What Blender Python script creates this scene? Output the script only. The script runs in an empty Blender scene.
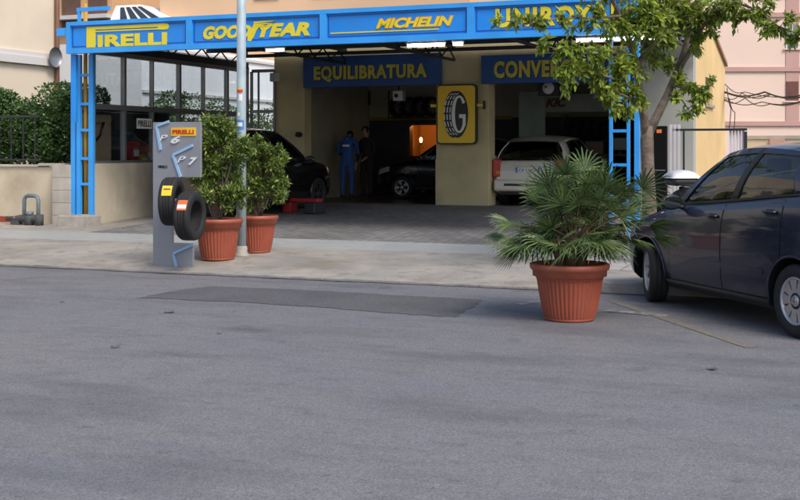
import bpy, bmesh, math, random
import numpy as np
from mathutils import Vector, Matrix
random.seed(7); rng = np.random.default_rng(7)
R = math.radians; PI = math.pi
C = bpy.context.scene.collection
scene = bpy.context.scene

# ---------------------------------------------------------------- camera, sky, sun, exposure
cam_d = bpy.data.cameras.new('camera'); cam = bpy.data.objects.new('camera', cam_d); C.objects.link(cam)
cam.location = (0, 0, 1.6); cam.rotation_euler = (R(90), 0, 0)
cam_d.sensor_width = 36; cam_d.lens = 54; cam_d.shift_y = -0.125
cam_d.clip_start = .1; cam_d.clip_end = 2000
scene.camera = cam
SUN_AZ, SUN_EL = R(146), R(50)              # azimuth clockwise from +Y
world = bpy.data.worlds.new('World'); scene.world = world; world.use_nodes = True
wn = world.node_tree.nodes; wl = world.node_tree.links
sky = wn.new('ShaderNodeTexSky'); sky.sky_type = 'NISHITA'; sky.sun_disc = False
sky.sun_elevation = SUN_EL; sky.sun_rotation = SUN_AZ; sky.air_density = 1.0; sky.dust_density = 3.0
wn['Background'].inputs['Strength'].default_value = 0.11
wl.new(sky.outputs['Color'], wn['Background'].inputs['Color'])
sd = bpy.data.lights.new('sun', 'SUN'); sd.energy = 1.3; sd.angle = R(22); sd.color = (1, .93, .84)
so = bpy.data.objects.new('sun', sd); C.objects.link(so)
sdir = Vector((math.sin(SUN_AZ)*math.cos(SUN_EL), math.cos(SUN_AZ)*math.cos(SUN_EL), math.sin(SUN_EL)))
so.rotation_euler = sdir.to_track_quat('Z', 'Y').to_euler(); so.location = sdir*30
vs = scene.view_settings; vs.view_transform = 'Standard'; vs.look = 'None'; vs.gamma = 1; vs.exposure = .85
vs.use_curve_mapping = False

# ---------------------------------------------------------------- street frame: t along the shopfront, s towards it, from the kerb
ANG = R(22.03); ca, sa = math.cos(ANG), math.sin(ANG); Y0 = 14.4
def W(t, s, z=0): return Vector((t*ca+s*sa, Y0-t*sa+s*ca, z))
def T(px, s):                                # bearing (in photo pixels) to t on the line s
    k = (px-400)/1200; Y = (Y0*ca+s)/(ca+sa*k); return ca*k*Y-sa*(Y-Y0)
def Zat(px, s, py):
    k = (px-400)/1200; Y = (Y0*ca+s)/(ca+sa*k); return 1.6-(py-150)*Y/1200
def G(s):
    pts = [(-99,0),(0,.015),(.12,.04),(1.2,.10),(3.1,.16),(4.4,.21),(11,.42),(99,.42)]
    for (a,b),(c,d) in zip(pts, pts[1:]):
        if s <= c: return b+(d-b)*(s-a)/(c-a)
    return .42

# ---------------------------------------------------------------- materials
MATS = {}
def mat(name, col, rough=.6, metal=0., var=.15, vs=2., bump=.0, bs=60., coat=0., spec=.5, dirt=0., dcol=(.05,.045,.04), island=0., trans=0., detail=6):
    if name in MATS: return MATS[name]
    m = bpy.data.materials.new(name); m.use_nodes = True; MATS[name] = m
    n = m.node_tree.nodes; l = m.node_tree.links; p = n['Principled BSDF']
    p.inputs['Roughness'].default_value = rough; p.inputs['Metallic'].default_value = metal
    p.inputs['Coat Weight'].default_value = coat; p.inputs['Coat Roughness'].default_value = .05
    p.inputs['Specular IOR Level'].default_value = spec
    tc = n.new('ShaderNodeTexCoord'); nz = n.new('ShaderNodeTexNoise'); nz.inputs['Scale'].default_value = vs; nz.inputs['Detail'].default_value = detail
    l.new(tc.outputs['Object'], nz.inputs['Vector'])
    mr = n.new('ShaderNodeMapRange'); mr.inputs['From Min'].default_value = .3; mr.inputs['From Max'].default_value = .7
    mr.inputs['To Min'].default_value = 1-var; mr.inputs['To Max'].default_value = 1+var; l.new(nz.outputs['Fac'], mr.inputs['Value'])
    mul = n.new('ShaderNodeVectorMath'); mul.operation = 'SCALE'; mul.inputs[0].default_value = col[:3]; l.new(mr.outputs[0], mul.inputs['Scale'])
    out = mul.outputs[0]
    if island:
        g = n.new('ShaderNodeNewGeometry'); m2 = n.new('ShaderNodeMapRange'); m2.inputs['To Min'].default_value = 1-island; m2.inputs['To Max'].default_value = 1+island
        l.new(g.outputs['Random Per Island'], m2.inputs['Value'])
        hs = n.new('ShaderNodeHueSaturation'); l.new(out, hs.inputs['Color']); l.new(m2.outputs[0], hs.inputs['Value'])
        m3 = n.new('ShaderNodeMapRange'); m3.inputs['To Min'].default_value = .5+.03*island; m3.inputs['To Max'].default_value = .5-.05*island
        l.new(g.outputs['Random Per Island'], m3.inputs['Value']); l.new(m3.outputs[0], hs.inputs['Hue']); out = hs.outputs[0]
    if dirt:
        d = n.new('ShaderNodeTexNoise'); d.inputs['Scale'].default_value = vs*.6; d.inputs['Detail'].default_value = 9; d.inputs['Roughness'].default_value = .65
        l.new(tc.outputs['Object'], d.inputs['Vector'])
        r = n.new('ShaderNodeMapRange'); r.inputs['From Min'].default_value = .52; r.inputs['From Max'].default_value = .72; r.inputs['To Max'].default_value = dirt
        l.new(d.outputs['Fac'], r.inputs['Value'])
        mx = n.new('ShaderNodeMix'); mx.data_type = 'RGBA'; l.new(r.outputs[0], mx.inputs['Factor']); l.new(out, mx.inputs['A']); mx.inputs['B'].default_value = (*dcol, 1); out = mx.outputs['Result']
    l.new(out, p.inputs['Base Color'])
    if bump:
        b = n.new('ShaderNodeTexNoise'); b.inputs['Scale'].default_value = bs; b.inputs['Detail'].default_value = 5; l.new(tc.outputs['Object'], b.inputs['Vector'])
        bp = n.new('ShaderNodeBump'); bp.inputs['Strength'].default_value = bump; bp.inputs['Distance'].default_value = .02
        l.new(b.outputs['Fac'], bp.inputs['Height']); l.new(bp.outputs[0], p.inputs['Normal'])
    if trans:
        tr = n.new('ShaderNodeBsdfTranslucent'); l.new(out, tr.inputs['Color']); ms = n.new('ShaderNodeMixShader'); ms.inputs[0].default_value = trans
        l.new(p.outputs[0], ms.inputs[1]); l.new(tr.outputs[0], ms.inputs[2]); l.new(ms.outputs[0], n['Material Output'].inputs['Surface'])
    return m
def glow(name, col, st):
    m = bpy.data.materials.new(name); m.use_nodes = True; p = m.node_tree.nodes['Principled BSDF']
    p.inputs['Base Color'].default_value = (*col,1); p.inputs['Emission Color'].default_value = (*col,1); p.inputs['Emission Strength'].default_value = st; return m
def glass(name, tint=(.8,.85,.87), refl=1., base=.04):
    m = bpy.data.materials.new(name); m.use_nodes = True; n = m.node_tree.nodes; l = m.node_tree.links
    n.remove(n['Principled BSDF'])
    t = n.new('ShaderNodeBsdfTransparent'); t.inputs[0].default_value = (*tint,1); g = n.new('ShaderNodeBsdfGlossy'); g.inputs['Roughness'].default_value = .02
    f = n.new('ShaderNodeFresnel'); f.inputs[0].default_value = 1.5
    a = n.new('ShaderNodeMath'); a.operation = 'MULTIPLY_ADD'; a.inputs[1].default_value = refl; a.inputs[2].default_value = base; a.use_clamp = True
    l.new(f.outputs[0], a.inputs[0]); mx = n.new('ShaderNodeMixShader'); l.new(a.outputs[0], mx.inputs[0]); l.new(t.outputs[0], mx.inputs[1]); l.new(g.outputs[0], mx.inputs[2])
    l.new(mx.outputs[0], n['Material Output'].inputs['Surface']); return m
def masonry(name, c1, c2, mortar, bw, bh, msize=.01, rough=.8, off=.5, rot=0., bump=.4, wear=.25, vscale=.7):
    m = bpy.data.materials.new(name); m.use_nodes = True; n = m.node_tree.nodes; l = m.node_tree.links; p = n['Principled BSDF']; p.inputs['Roughness'].default_value = rough
    tc = n.new('ShaderNodeTexCoord'); mp = n.new('ShaderNodeMapping'); mp.inputs['Rotation'].default_value = (0,0,rot) if rot != 'wall' else (R(90),0,0)
    l.new(tc.outputs['Object'], mp.inputs['Vector'])
    b = n.new('ShaderNodeTexBrick'); b.offset = off; b.inputs['Color1'].default_value = (*c1,1); b.inputs['Color2'].default_value = (*c2,1); b.inputs['Mortar'].default_value = (*mortar,1)
    b.inputs['Scale'].default_value = 1; b.inputs['Brick Width'].default_value = bw; b.inputs['Row Height'].default_value = bh; b.inputs['Mortar Size'].default_value = msize; b.inputs['Bias'].default_value = 0
    l.new(mp.outputs[0], b.inputs['Vector'])
    nz = n.new('ShaderNodeTexNoise'); nz.inputs['Scale'].default_value = vscale; nz.inputs['Detail'].default_value = 8; nz.inputs['Roughness'].default_value = .65; l.new(tc.outputs['Object'], nz.inputs['Vector'])
    mr = n.new('ShaderNodeMapRange'); mr.inputs['From Min'].default_value = .3; mr.inputs['From Max'].default_value = .7; mr.inputs['To Min'].default_value = 1-wear; mr.inputs['To Max'].default_value = 1+wear
    l.new(nz.outputs['Fac'], mr.inputs['Value']); sc = n.new('ShaderNodeVectorMath'); sc.operation = 'SCALE'; l.new(b.outputs['Color'], sc.inputs[0]); l.new(mr.outputs[0], sc.inputs['Scale'])
    l.new(sc.outputs[0], p.inputs['Base Color'])
    bp = n.new('ShaderNodeBump'); bp.inputs['Strength'].default_value = bump; bp.inputs['Distance'].default_value = .01; bp.invert = True; l.new(b.outputs['Fac'], bp.inputs['Height']); l.new(bp.outputs[0], p.inputs['Normal'])
    return m
def ground_mat(name, layers, rough=.85, bump=.5, grain=220., grainamt=.35, tracks=False, base=(.1,.1,.1), cracks=0.):
    """layers: list of (scale, low, high, colour, amount) noise-driven blends over base"""
    m = bpy.data.materials.new(name); m.use_nodes = True; n = m.node_tree.nodes; l = m.node_tree.links; p = n['Principled BSDF']; p.inputs['Roughness'].default_value = rough
    tc = n.new('ShaderNodeTexCoord'); cur = n.new('ShaderNodeRGB'); cur.outputs[0].default_value = (*base,1); cur = cur.outputs[0]
    for i,(sc,lo,hi,col,amt,stretch) in enumerate(layers):
        mp = n.new('ShaderNodeMapping'); mp.inputs['Scale'].default_value = (1,stretch,1); mp.inputs['Location'].default_value = (i*7.3,i*3.1,0); l.new(tc.outputs['Object'], mp.inputs['Vector'])
        z = n.new('ShaderNodeTexNoise'); z.inputs['Scale'].default_value = sc; z.inputs['Detail'].default_value = 8; z.inputs['Roughness'].default_value = .6; l.new(mp.outputs[0], z.inputs['Vector'])
        r = n.new('ShaderNodeMapRange'); r.inputs['From Min'].default_value = lo; r.inputs['From Max'].default_value = hi; r.inputs['To Max'].default_value = amt; l.new(z.outputs['Fac'], r.inputs['Value'])
        mx = n.new('ShaderNodeMix'); mx.data_type = 'RGBA'; l.new(r.outputs[0], mx.inputs['Factor']); l.new(cur, mx.inputs['A']); mx.inputs['B'].default_value = (*col,1); cur = mx.outputs['Result']
    v = n.new('ShaderNodeTexVoronoi'); v.inputs['Scale'].default_value = grain; l.new(tc.outputs['Object'], v.inputs['Vector'])
    bw = n.new('ShaderNodeRGBToBW'); l.new(v.outputs['Color'], bw.inputs[0])
    mr = n.new('ShaderNodeMapRange'); mr.inputs['To Min'].default_value = 1-grainamt; mr.inputs['To Max'].default_value = 1+grainamt; l.new(bw.outputs[0], mr.inputs['Value'])
    s = n.new('ShaderNodeVectorMath'); s.operation = 'SCALE'; l.new(cur, s.inputs[0]); l.new(mr.outputs[0], s.inputs['Scale']); cur = s.outputs[0]
    if cracks:
        mp = n.new('ShaderNodeMapping'); l.new(tc.outputs['Object'], mp.inputs['Vector'])
        dn = n.new('ShaderNodeTexNoise'); dn.inputs['Scale'].default_value = 1.3; dn.inputs['Detail'].default_value = 6; l.new(tc.outputs['Object'], dn.inputs['Vector'])
        ad = n.new('ShaderNodeMix'); ad.data_type='RGBA'; ad.inputs['Factor'].default_value = .3; l.new(tc.outputs['Object'], ad.inputs['A']); l.new(dn.outputs['Color'], ad.inputs['B'])
        vo = n.new('ShaderNodeTexVoronoi'); vo.feature = 'DISTANCE_TO_EDGE'; vo.inputs['Scale'].default_value = .55; l.new(ad.outputs['Result'], vo.inputs['Vector'])
        r = n.new('ShaderNodeMapRange'); r.inputs['From Min'].default_value = .0; r.inputs['From Max'].default_value = .012; r.inputs['To Min'].default_value = 1-cracks; r.inputs['To Max'].default_value = 1; l.new(vo.outputs['Distance'], r.inputs['Value'])
        s = n.new('ShaderNodeVectorMath'); s.operation = 'SCALE'; l.new(cur, s.inputs[0]); l.new(r.outputs[0], s.inputs['Scale']); cur = s.outputs[0]
    l.new(cur, p.inputs['Base Color'])
    bp = n.new('ShaderNodeBump'); bp.inputs['Strength'].default_value = bump; bp.inputs['Distance'].default_value = .006; l.new(bw.outputs[0], bp.inputs['Height']); l.new(bp.outputs[0], p.inputs['Normal'])
    return m

blue   = mat('blue_paint', (.012,.255,.80), .42, var=.10, vs=1.2, dirt=.5, dcol=(.05,.17,.45))
bluef  = mat('blue_frame_paint', (.035,.33,.84), .38, var=.12, vs=2, dirt=.4, dcol=(.10,.20,.42))
dblue  = mat('dark_blue_board', (.012,.075,.27), .45, var=.2, vs=2)
yel    = mat('yellow_lettering', (.74,.62,.03), .5, var=.08)
yeld   = mat('faded_yellow_lettering', (.56,.50,.06), .6, var=.15, vs=4)
orng   = mat('orange_edge', (.75,.22,.03), .5)
white  = mat('white_paint', (.75,.75,.73), .5, var=.06)
black  = mat('black_plastic', (.012,.012,.013), .45, var=.1)
rubber = mat('rubber', (.014,.014,.015), .75, var=.2, vs=12, bump=.2, bs=90)
dmetal = mat('dark_steel', (.03,.033,.04), .5, .3, var=.2)
gmetal = mat('grey_alu_frame', (.24,.25,.27), .4, .6, var=.1)
chrome = mat('chrome', (.75,.76,.78), .15, 1.)
cream  = mat('cream_render', (.50,.43,.25), .85, var=.14, vs=1.1, bump=.25, bs=40, dirt=.35, dcol=(.16,.13,.10))
creamd = mat('interior_pale_render', (.50,.48,.36), .85, var=.15, vs=1., dirt=.4, dcol=(.1,.1,.08))
lowcr  = mat('low_wall_render', (.54,.48,.37), .85, var=.14, vs=1.3, bump=.25, bs=40, dirt=.45, dcol=(.25,.19,.13))
yellow_r = mat('yellow_render', (.78,.56,.27), .85, var=.10, vs=.8, bump=.2, bs=30, dirt=.2, dcol=(.5,.34,.18))
greyr  = mat('grey_render', (.40,.41,.38), .85, var=.12, vs=1.0, bump=.2, bs=30, dirt=.3, dcol=(.2,.2,.18))
pinkr  = mat('pink_render', (.78,.60,.50), .85, var=.05, vs=.2, dirt=.12, dcol=(.6,.45,.38))
pinkd  = mat('rose_band_render', (.50,.31,.27), .85, var=.08, vs=.5)
peach  = mat('peach_render', (.74,.64,.50), .85, var=.08, vs=.5, dirt=.2, dcol=(.5,.38,.3))
orangr = mat('orange_render', (.62,.36,.18), .85, var=.1, vs=.4)
whiter = mat('white_render', (.82,.84,.87), .85, var=.06, vs=.5)
palew  = mat('pale_render', (.62,.60,.58), .85, var=.06, vs=.5)
stone  = mat('stone_cladding', (.42,.39,.35), .75, var=.18, vs=3, bump=.2, bs=30)
conc   = mat('concrete_block', (.36,.34,.31), .85, var=.2, vs=4, bump=.4, bs=40, dirt=.4, dcol=(.15,.13,.11))
terra  = mat('terracotta_plastic', (.30,.068,.036), .55, var=.12, vs=4, dirt=.22, dcol=(.34,.15,.10))
terrar = mat('terracotta_rim', (.34,.085,.046), .5, var=.12, vs=6, dirt=.3, dcol=(.36,.18,.13))
soil   = mat('soil', (.05,.035,.025), .95, var=.3, vs=12, bump=.8, bs=40)
pipe_m = mat('grey_blue_pipe', (.14,.19,.22), .55, .2, var=.2, vs=8)
brownp = mat('brown_pipe', (.16,.07,.045), .6)
rustm  = mat('rust_red', (.30,.05,.03), .6, var=.2)
polem  = mat('galvanised_pole', (.40,.50,.55), .5, .1, var=.12, vs=5, dirt=.3, dcol=(.2,.26,.28))
brush  = mat('brushed_panel', (.30,.31,.34), .42, .35, var=.08, vs=3, dirt=.15, dcol=(.2,.2,.22))
iceb   = mat('ice_blue_strip', (.28,.45,.68), .4, var=.08)
bark   = mat('bark', (.16,.125,.098), .9, var=.35, vs=9, bump=.9, bs=22)
leafT  = mat('tree_leaves', (.22,.31,.04), .5, var=.35, vs=1.5, island=.5, trans=.42)
leafB  = mat('shrub_leaves', (.165,.245,.055), .45, var=.4, vs=5, island=.55, trans=.25)
leafH  = mat('hedge_leaves', (.055,.13,.032), .42, var=.35, vs=2.5, island=.55, trans=.2)
leafP  = mat('palm_leaves', (.085,.14,.045), .42, var=.35, vs=5, island=.5, trans=.18)
dry    = mat('dry_palm_fibre', (.13,.09,.05), .9, var=.3, vs=20, island=.4)
skinm  = mat('skin', (.42,.24,.17), .6); hairm = mat('dark_hair', (.012,.01,.009), .6)
overall= mat('blue_overall', (.03,.11,.38), .8, var=.15, vs=8); dcloth = mat('dark_cloth', (.02,.018,.02), .85, var=.15, vs=8)
redm   = mat('red_lift_paint', (.32,.02,.02), .5, var=.15); tan = mat('tan_board', (.40,.28,.16), .7)
yelpl  = mat('yellow_sign_face', (.80,.52,.02), .45, var=.06)
winglass = glass('showroom_glass', (.88,.92,.94), .35, .02)
carglass = glass('car_glass', (.56,.62,.58), .9, .05)
darkglass = glass('dark_car_glass', (.10,.11,.12), 1.0, .04)
tube_on = glow('lit_fluorescent', (1,.98,.95), 7.)
fire = glow('lit_bulb', (1,.50,.13), 9.)

# ---------------------------------------------------------------- mesh helpers
class MB:
    def __init__(s): s.v = []; s.f = []; s.mi = []; s.sm = []
    def add(s, vs_, fs, mi=0, sm=False):
        o = len(s.v); s.v += [tuple(v) for v in vs_]; s.f += [tuple(i+o for i in f) for f in fs]; s.mi += [mi]*len(fs); s.sm += [sm]*len(fs); return s
    def box(s, x0,x1,y0,y1,z0,z1, mi=0):
        return s.add([(x0,y0,z0),(x1,y0,z0),(x1,y1,z0),(x0,y1,z0),(x0,y0,z1),(x1,y0,z1),(x1,y1,z1),(x0,y1,z1)],
                     [(0,3,2,1),(4,5,6,7),(0,1,5,4),(1,2,6,5),(2,3,7,6),(3,0,4,7)], mi)
    def rbox(s, x0,x1,y0,y1,z0,z1, b=.01, mi=0, seg=2):
        bm = bmesh.new(); bmesh.ops.create_cube(bm, size=1)
        bmesh.ops.scale(bm, vec=(x1-x0,y1-y0,z1-z0), verts=bm.verts); bmesh.ops.translate(bm, vec=((x0+x1)/2,(y0+y1)/2,(z0+z1)/2), verts=bm.verts)
        bmesh.ops.bevel(bm, geom=bm.edges[:], offset=b, segments=seg, affect='EDGES', profile=.5); return s.bm(bm, mi, False)
    def bm(s, bm, mi=0, sm=False):
        bm.verts.index_update(); s.add([v.co for v in bm.verts], [[v.index for v in f.verts] for f in bm.faces], mi, sm); bm.free(); return s
    def tube(s, pts, r, n=10, mi=0, caps=True, sm=True):
        pts = [Vector(p) for p in pts]; rs = r if isinstance(r,(list,tuple)) else [r]*len(pts); vs_=[]; fs=[]
        ref = None
        for i,p in enumerate(pts):
            d = (pts[min(i+1,len(pts)-1)]-pts[max(i-1,0)]).normalized()
            if ref is None: ref = d.orthogonal().normalized()
            ref = (ref-d*ref.dot(d)).normalized(); b = d.cross(ref)
            for k in range(n):
                a = 2*PI*k/n; vs_.append(p+(ref*math.cos(a)+b*math.sin(a))*rs[i])
        for i in range(len(pts)-1):
            for k in range(n): fs.append((i*n+k, i*n+(k+1)%n, (i+1)*n+(k+1)%n, (i+1)*n+k))
        s.add(vs_, fs, mi, sm)
        if caps:
            s.add(vs_[:n], [tuple(reversed(range(n)))], mi); s.add(vs_[-n:], [tuple(range(n))], mi)
        return s
    def lathe(s, prof, n=32, axis='z', c=(0,0,0), mi=0, sm=True, caps=False):
        vs_=[]; fs=[]
        for r,h in prof:
            for k in range(n):
                a = 2*PI*k/n; x,y = r*math.cos(a), r*math.sin(a)
                p = (x,y,h) if axis=='z' else ((x,h,y) if axis=='y' else (h,x,y))
                vs_.append((p[0]+c[0],p[1]+c[1],p[2]+c[2]))
        m = len(prof)
        for i in range(m-1):
            for k in range(n): fs.append((i*n+k, i*n+(k+1)%n, (i+1)*n+(k+1)%n, (i+1)*n+k))
        s.add(vs_, fs, mi, sm)
        if caps: s.add(vs_[-n:], [tuple(range(n))], mi); s.add(vs_[:n], [tuple(reversed(range(n)))], mi)
        return s
    def prism(s, poly, y0, y1, mi=0):        # poly in x,z
        n = len(poly); vs_ = [(x,y0,z) for x,z in poly]+[(x,y1,z) for x,z in poly]
        return s.add(vs_, [tuple(range(n)), tuple(reversed(range(n,2*n)))]+[(i,i+n,(i+1)%n+n,(i+1)%n) for i in range(n)], mi)
    def grid(s, fn, nu, nv, mi=0, sm=True, flip=False):
        vs_ = [fn(i/nu, j/nv) for i in range(nu+1) for j in range(nv+1)]
        fs = []
        for i in range(nu):
            for j in range(nv):
                a = i*(nv+1)+j; f = (a, a+1, a+nv+2, a+nv+1); fs.append(tuple(reversed(f)) if flip else f)
        return s.add(vs_, fs, mi, sm)
    def build(s, name, mats, parent=None, fixn=True):
        me = bpy.data.meshes.new(name); me.from_pydata([tuple(v) for v in s.v], [], s.f); 
        if not isinstance(mats,(list,tuple)): mats = [mats]
        for m in mats: me.materials.append(m)
        me.polygons.foreach_set('material_index', s.mi); me.polygons.foreach_set('use_smooth', s.sm)
        if fixn:
            bm = bmesh.new(); bm.from_mesh(me); bmesh.ops.remove_doubles(bm, verts=bm.verts, dist=1e-5); bmesh.ops.recalc_face_normals(bm, faces=bm.faces); bm.to_mesh(me); bm.free()
        me.update(); o = bpy.data.objects.new(name, me); C.objects.link(o)
        if parent: o.parent = parent
        return o
def tag(o, label=None, cat=None, group=None, kind=None):
    if label: o['label'] = label
    if cat: o['category'] = cat
    if group: o['group'] = group
    if kind: o['kind'] = kind
    return o
def place(o, t, s, z=None, rot=0):
    o.location = W(t, s, G(s) if z is None else z); o.rotation_euler = (0,0,-ANG+rot); return o
def thing(name, t, s, z, label, cat, group=None, rot=0):
    o = bpy.data.objects.new(name, None); C.objects.link(o); o.empty_display_size = .2; tag(o, label, cat, group); return place(o, t, s, z, rot)
def struct(name, mb, m, t=0, s=0, z=0): return place(tag(mb.build(name, m), kind='structure'), t, s, z)
def copy_tree(o, parent=None):
    c = o.copy(); C.objects.link(c); c.parent = parent
    for ch in list(o.children): copy_tree(ch, c)
    return c
def text(txt, x, z, w, h, depth=.01, bold=.0, shear=0, y=0, mb=None, mi=0, space=1.):
    cu = bpy.data.curves.new('t','FONT'); cu.body = txt; cu.extrude = .01; cu.offset = bold; cu.shear = shear; cu.space_character = space; cu.resolution_u = 3
    ob = bpy.data.objects.new('t', cu); C.objects.link(ob); dg = bpy.context.evaluated_depsgraph_get(); dg.update()
    me = bpy.data.meshes.new_from_object(ob.evaluated_get(dg)); bpy.data.objects.remove(ob); bpy.data.curves.remove(cu)
    co = np.array([v.co[:] for v in me.vertices]); fs = [tuple(p.vertices) for p in me.polygons]; bpy.data.meshes.remove(me)
    mn, mx = co.min(0), co.max(0); k = (co-mn)/np.maximum(mx-mn,1e-6)
    vs_ = [(x+a*w, y-depth*(1-cc) if False else y-depth*cc, z+b*h) for a,b,cc in k]
    mb = mb or MB(); mb.add(vs_, fs, mi); return mb
def leaves(name, P_, D_, size, aspect, m, parent, fold=.25, nrm=None):
    """one small folded leaf per point: P_ base points, D_ unit directions"""
    N = len(P_); L = size[:,None]; up = rng.normal(size=(N,3)) if nrm is None else nrm+rng.normal(size=(N,3))*.45
    sd_ = np.cross(D_, up); sd_ /= np.linalg.norm(sd_,axis=1)[:,None]+1e-9; nn = np.cross(sd_, D_)
    a = P_; b = P_+D_*L*.45+sd_*L*aspect*.5+nn*L*fold*.3; c = P_+D_*L-nn*L*.12; d = P_+D_*L*.45-sd_*L*aspect*.5+nn*L*fold*.3
    V = np.stack([a,b,c,d],1).reshape(-1,3); i = np.arange(N)*4
    F = np.stack([np.stack([i,i+1,i+2],1), np.stack([i,i+2,i+3],1)],1).reshape(-1,3)
    me = bpy.data.meshes.new(name); me.vertices.add(len(V)); me.vertices.foreach_set('co', V.ravel()); me.loops.add(F.size); me.loops.foreach_set('vertex_index', F.ravel().astype(np.int32))
    me.polygons.add(len(F)); me.polygons.foreach_set('loop_start', np.arange(0,F.size,3,dtype=np.int32)); me.update(calc_edges=True); me.materials.append(m)
    o = bpy.data.objects.new(name, me); C.objects.link(o); o.parent = parent; return o
def unit(n): v = rng.normal(size=(n,3)); return v/np.linalg.norm(v,axis=1)[:,None]

# ================================================================ GROUND
asph = ground_mat('old_asphalt', [(.22,.35,.65,(.145,.153,.178),.9,1.),(1.1,.45,.75,(.185,.178,.17),.6,1.6),(.5,.50,.68,(.095,.096,.105),.65,3.),(2.6,.5,.72,(.11,.11,.118),.55,2.),(7,.60,.72,(.06,.06,.065),.55,1.),(24,.6,.8,(.24,.24,.24),.45,1.),(.9,.63,.70,(.06,.058,.06),.45,1.)], base=(.18,.178,.184), grain=120., grainamt=.42, bump=.9, rough=.8)
asph_dark = ground_mat('patch_asphalt', [(1.4,.4,.7,(.07,.07,.075),.8,1.),(9,.55,.75,(.12,.12,.12),.4,1.)], base=(.10,.10,.108), grain=95., grainamt=.45, bump=.9)
concg = ground_mat('worn_concrete', [(.5,.38,.62,(.24,.23,.21),.9,1.),(1.6,.45,.68,(.40,.355,.29),.7,1.),(.9,.52,.66,(.20,.165,.12),.6,1.),(3.5,.54,.70,(.15,.14,.125),.65,1.),(14,.58,.72,(.13,.12,.11),.5,1.)], base=(.315,.30,.275), grain=160., grainamt=.2, bump=.4, cracks=.14)
concl = ground_mat('wet_look_concrete', [(1.1,.4,.7,(.26,.29,.30),.9,1.),(5,.55,.75,(.2,.2,.2),.5,1.)], base=(.33,.34,.33), grain=160., grainamt=.15, bump=.4)
kerbm = mat('kerb_stone', (.27,.255,.24), .85, var=.2, vs=3, bump=.5, bs=30, dirt=.5, dcol=(.1,.09,.085))
tile_m = masonry('pavement_tiles', (.40,.38,.36),(.35,.335,.32),(.20,.19,.18), .4, .4, .012, off=0., bump=.3)
brickp = masonry('brick_paving', (.215,.21,.205),(.14,.14,.145),(.09,.09,.09), .22, .11, .012, rot=R(38), bump=.6, wear=.35)
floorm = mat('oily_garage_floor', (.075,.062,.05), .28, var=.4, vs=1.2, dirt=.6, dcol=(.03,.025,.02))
earth = mat('earth', (.10,.098,.095), .95, var=.3, vs=.2)
mb = MB(); mb.box(-700,700,-700,700,-.3,-.03); struct('ground', mb, earth)
mb = MB(); mb.grid(lambda u,v: (-60+120*u, -30+30.03*v, 0), 12, 6, sm=False); struct('road', mb, asph)
def road_pt(px, py): Y = 1920/(py-150); return ((px-400)/1200*Y, Y)
pp0 = [road_pt(*q) for q in [(138,298),(175,291),(210,286.5),(300,290),(400,295.5),(484,300),(470,309),(456,317.5),(400,314),(270,304)]]
pp=[]
for i_,a_ in enumerate(pp0):
    b_=pp0[(i_+1)%len(pp0)]
    for k_ in range(10): pp.append((a_[0]+(b_[0]-a_[0])*k_/10+random.uniform(-.03,.03), a_[1]+(b_[1]-a_[1])*k_/10+random.uniform(-.03,.03)))
o = bpy.data.objects.new('asphalt_patch', bpy.data.meshes.new('asphalt_patch')); o.data.from_pydata([(x,y,.004) for x,y in pp], [], [tuple(range(len(pp)))]); o.data.materials.append(asph_dark); C.objects.link(o); tag(o, kind='structure')
# pavement profile sheets
def sheet(name, t0, t1, ss, m, dz=0.):
    mb = MB(); vs_ = []; 
    for s_ in ss: vs_ += [(t0,s_,G(s_)+dz),(t1,s_,G(s_)+dz)]
    mb.add(vs_, [(2*i,2*i+1,2*i+3,2*i+2) for i in range(len(ss)-1)]); return struct(name, mb, m)
sheet('driveway_ramp', -40, 40, [0.03,.12,1.2,2.65], concg)
sheet('driveway_strip', -40, 40, [2.65,3.1,3.75], concl)
sheet('forecourt_concrete', -40, -7.3, [3.75,4.4,11], concg)
sheet('brick_forecourt', -7.3, 40, [3.75,4.4,11], brickp)
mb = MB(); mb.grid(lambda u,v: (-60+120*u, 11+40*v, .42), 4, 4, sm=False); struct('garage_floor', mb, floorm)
mb = MB(); x = -40
while x < 1.95: mb.rbox(x+.005, x+.995, -.04, .034, -.02, .03+random.uniform(-.003,.003), .008); x += 1.0
struct('lowered_kerb', mb, kerbm)
mb = MB()
x = 2.0
while x < 40: mb.rbox(x+.006, x+.99, -.05, .17, -.02, .125, .015); x += 1.0
struct('kerb', mb, kerbm)
mb = MB(); mb.add([(2.0,.17,.12),(40,.17,.12),(40,1.25,.128),(2.0,1.25,.128),(2.0,.17,.0),(2.0,1.25,.05)], [(0,1,2,3),(0,3,5,4)]); struct('pavement', mb, concg)
mb = MB(); mb.add([(1.35,1.25,.134),(40,1.25,.134),(40,3.6,.2),(1.35,3.6,.2),(1.35,1.25,.05),(1.35,3.6,.1),(40,1.25,.1)], [(0,1,2,3),(0,3,5,4),(0,4,6,1)]); struct('tiled_pavement', mb, tile_m)
gut = ground_mat('gutter_dirt', [(5,.45,.6,(.13,.125,.12),.8,1.)], base=(.045,.042,.04), grain=90., grainamt=.5)
mb = MB(); pts_=[(-30+i*.25) for i in range(200)]; vs_=[]
for t_ in pts_: vs_ += [(t_,-.05-random.uniform(.02,.10),.0045),(t_,-.035,.0045)]
mb.add(vs_, [(2*i,2*i+1,2*i+3,2*i+2) for i in range(len(pts_)-1)]); struct('gutter', mb, gut)
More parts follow.
